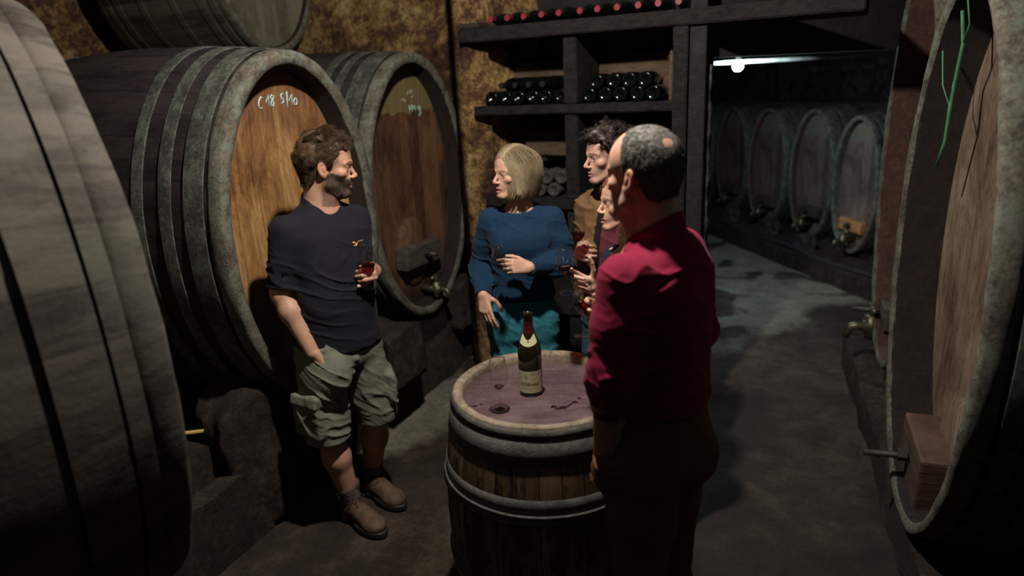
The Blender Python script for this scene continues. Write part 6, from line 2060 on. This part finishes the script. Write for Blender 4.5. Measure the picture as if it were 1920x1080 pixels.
# ------------------------------------------------------------------ balding man in the red sweater
def man_red():
    F = Sdf()
    hd = Head((0.350, 1.760, 1.704), (-0.70, 0.71, -0.03), (0.0, 0, 1), 1.0, nose=0.95, jaw=1.05, back=1.0)
    hd.build(F)
    F.cap((0.375, 1.745, 1.66), (0.395, 1.735, 1.50), 0.054, 0.062, 0.035); F.cap((0.335, 1.775, 1.63), (0.370, 1.755, 1.50), 0.044, 0.052, 0.03)
    yaw = D2(53)
    st = [(0.88, 0.395, 1.745, 0.160, 0.125, yaw), (1.04, 0.395, 1.745, 0.155, 0.118, yaw), (1.18, 0.395, 1.745, 0.158, 0.112, yaw), (1.34, 0.395, 1.745, 0.175, 0.115, yaw),
          (1.45, 0.40, 1.735, 0.182, 0.100, yaw), (1.53, 0.403, 1.735, 0.115, 0.072, yaw)]
    F.loft(st, 0.04)
    shL, elL, wrL = (0.280, 1.610, 1.465), (0.240, 1.585, 1.225), (0.232, 1.665, 0.985)
    shR, elR, wrR = (0.485, 1.880, 1.460), (0.545, 1.905, 1.215), (0.340, 2.045, 1.200)
    ra = (0.058, 0.050, 0.041, 0.044, 0.030)
    arm(F, shR, elR, wrR, ra); arm(F, shL, elL, wrL, ra)
    hpL, kL, aL = (0.345, 1.685, 0.92), (0.335, 1.68, 0.50), (0.345, 1.66, 0.09)
    hpR, kR, aR = (0.445, 1.815, 0.92), (0.450, 1.82, 0.50), (0.465, 1.80, 0.09)
    rl = (0.100, 0.082, 0.058, 0.062, 0.042)
    leg(F, hpR, kR, aR, rl); leg(F, hpL, kL, aL, rl); foot(F, aR, (0.43, 1.97, 0)); foot(F, aL, (0.22, 1.80, 0))
    hand(F, wrL, unit((0.05, 0.35, -0.93)), (-0.6, -0.8, 0), -1, curl=(20, 25, 15), s=1.0)
    pR = hand(F, wrR, unit((-0.85, 0.42, 0.30)), unit((0.35, 0.75, -0.2)), -1, curls=[(48, 50, 30), (58, 58, 30), (64, 60, 30), (68, 58, 30)], s=1.0, thumb=((0.55, 0.55, -0.6), (0.3, 0.9, -0.5), (0.1, 0.9, -0.6)))
    V, Q = sdf_mesh(F, 0.0028); V = relax(V, Q, 1)
    ln = [(-0.14, -0.055), (-0.05, -0.055), (-0.036, -0.02), (-0.030, 0.015), (-0.012, 0.028), (-0.002, 0.024), (0.004, -0.018), (0.012, -0.012), (0.014, 0.03), (0.017, 0.070), (0.022, 0.100), (0.03, 0.14)]
    base_m = mk_mask(ln, 0.010)
    def hm(L):   # thinning crown and receding front
        crown = np.clip(1.15 * np.exp(-(((L[:, 0] + 0.022) / 0.030) ** 2 + ((L[:, 1] + 0.090) / 0.026) ** 2 + ((L[:, 2] - 0.082) / 0.028) ** 2)), 0, 1)
        front = np.clip((L[:, 1] - 0.030) / 0.03, 0, 1) * (L[:, 2] > 0.08) * 0.6
        return np.clip(base_m(L) * (1 - 0.95 * crown) * (1 - front), 0, 1)
    hc = (0.085, 0.070, 0.062)
    col = hd.tint(V, (0.60, 0.36, 0.26), hc, lambda L: hm(L) * 0.95, (0.16, 0.11, 0.095), 0.5)
    body = fast_mesh('person', V, Q, M_SKIN, None, col)
    tag(body, 'balding man in red sweater and brown trousers, seen from behind beside the barrel', 'person')
    pt, nn = scalp_points(V, Q, hd, lambda l: hm(l) ** 1.5, 26000, RNG)
    g0 = curl_grow(nn, hd, lambda L: np.stack([0 * L[:, 0], 0.1 + 0 * L[:, 0], -0.7 + 0 * L[:, 0]], 1), 0.0017, 0.9, 120, 0.9, 0.2)
    s1 = strand_mesh('h', pt, nn, g0, 4, 0.00026)
    cap = hair_cap(V, Q, hd, lambda l: hm(l), lambda l: 0.0015 + 0 * l[:, 0], 3, 0.9, 240)
    v_, q_ = join([cap, s1]); fast_mesh('hair', v_, q_, hair_mat('grey_hair', (0.05, 0.044, 0.040), (0.22, 0.21, 0.195), 0.6), body)
    T = Sdf()
    T.loft([(z, x, y, rx + 0.014, ry + 0.016, w_) for z, x, y, rx, ry, w_ in [(1.06, 0.395, 1.745, 0.156, 0.122, yaw)] + st[2:-1]] + [(1.55, 0.403, 1.738, 0.085, 0.076, yaw)], 0.03)
    T.cap((0.393, 1.74, 1.50), (0.378, 1.747, 1.64), 0.078, 0.068, 0.03)
    eL = np.array(elL); wL = np.array(wrL)
    arm(T, shL, elL, eL + (wL - eL) * 0.36, (0.072, 0.066, 0.058, 0.056, 0.052), 0.035)
    arm(T, shR, elR, np.array(wrR) + (np.array(elR) - wrR) * 0.02, (0.072, 0.064, 0.058, 0.056, 0.040), 0.035)
    T.disp(*folds(0.0065, 42, (0.25, 0.1, 1), 55))
    T.disp(creases([((0.21, 1.52, 1.28), (0.30, 1.53, 1.31), 0.009, 0.010), ((0.20, 1.52, 1.24), (0.30, 1.52, 1.27), 0.009, 0.012), ((0.19, 1.53, 1.20), (0.29, 1.52, 1.22), 0.009, 0.012), ((0.20, 1.53, 1.16), (0.29, 1.54, 1.19), 0.009, 0.011),
                    ((0.60, 1.86, 1.26), (0.55, 1.82, 1.34), 0.010, 0.010), ((0.31, 1.56, 1.42), (0.40, 1.60, 1.30), 0.012, 0.008), ((0.28, 1.62, 1.545), (0.36, 1.60, 1.48), 0.004, 0.004)]))
    core(T, st, [(shL, elL), (shR, elR)], 0.060, 0.9)
    T.plane((0.372, 1.755, 1.568), (-0.42, 0.30, 0.86), 0.005); T.plane((0, 0, 1.085), (0, 0, -1), 0.006)
    c = np.array(wrR); b = np.array(elR); T.cap(c - unit(b - c) * 0.03, c - unit(b - c) * 0.12, 0.05, 0.06, 0.003, 's')
    sw = sculpt('sweater', T, 0.0036, cloth('red_wool', (0.215, 0.007, 0.038), 0.85, 420, 0.35, 0.10, 0.35), body)
    J = Sdf(); J.loft([(0.86, 0.395, 1.745, 0.168, 0.138, yaw), (0.96, 0.395, 1.742, 0.166, 0.136, yaw), (1.13, 0.395, 1.745, 0.155, 0.118, yaw)], 0.03)
    J.ell((0.455, 1.70, 0.93), (0.10, 0.10, 0.10), None, 0.05)
    leg(J, hpL, kL, aL, rl, 0.03, 0.012); leg(J, hpR, kR, aR, rl, 0.03, 0.012)
    J.ell((0.250, 1.690, 0.885), (0.055, 0.055, 0.075), None, 0.03)
    J.disp(*folds(0.005, 44, (0.3, 0, 1), 65)); J.plane((0, 0, 0.10), (0, 0, -1), 0.004)
    J.disp(creases([((0.20, 1.63, 0.93), (0.31, 1.60, 0.96), 0.008, 0.012), ((0.20, 1.63, 0.90), (0.31, 1.60, 0.93), 0.008, 0.012), ((0.20, 1.63, 0.87), (0.31, 1.60, 0.90), 0.008, 0.012)]))
    sculpt('trousers', J, 0.0045, cloth('brown_cotton', (0.16, 0.075, 0.028), 0.9, 500, 0.3, 0.15, 0.1), body)
    for an, toe in ((aR, (0.43, 1.97, 0)), (aL, (0.22, 1.80, 0))): shoe(body, an, toe, M_DKSHOE, M_SOLE, M_LACE, high=0.09, hf=0.005)
man_red()
wine_glass((0.222, 2.045, 1.155), 'glass of red wine held by the man in the red sweater, over the barrel', 0.40, 1.0)
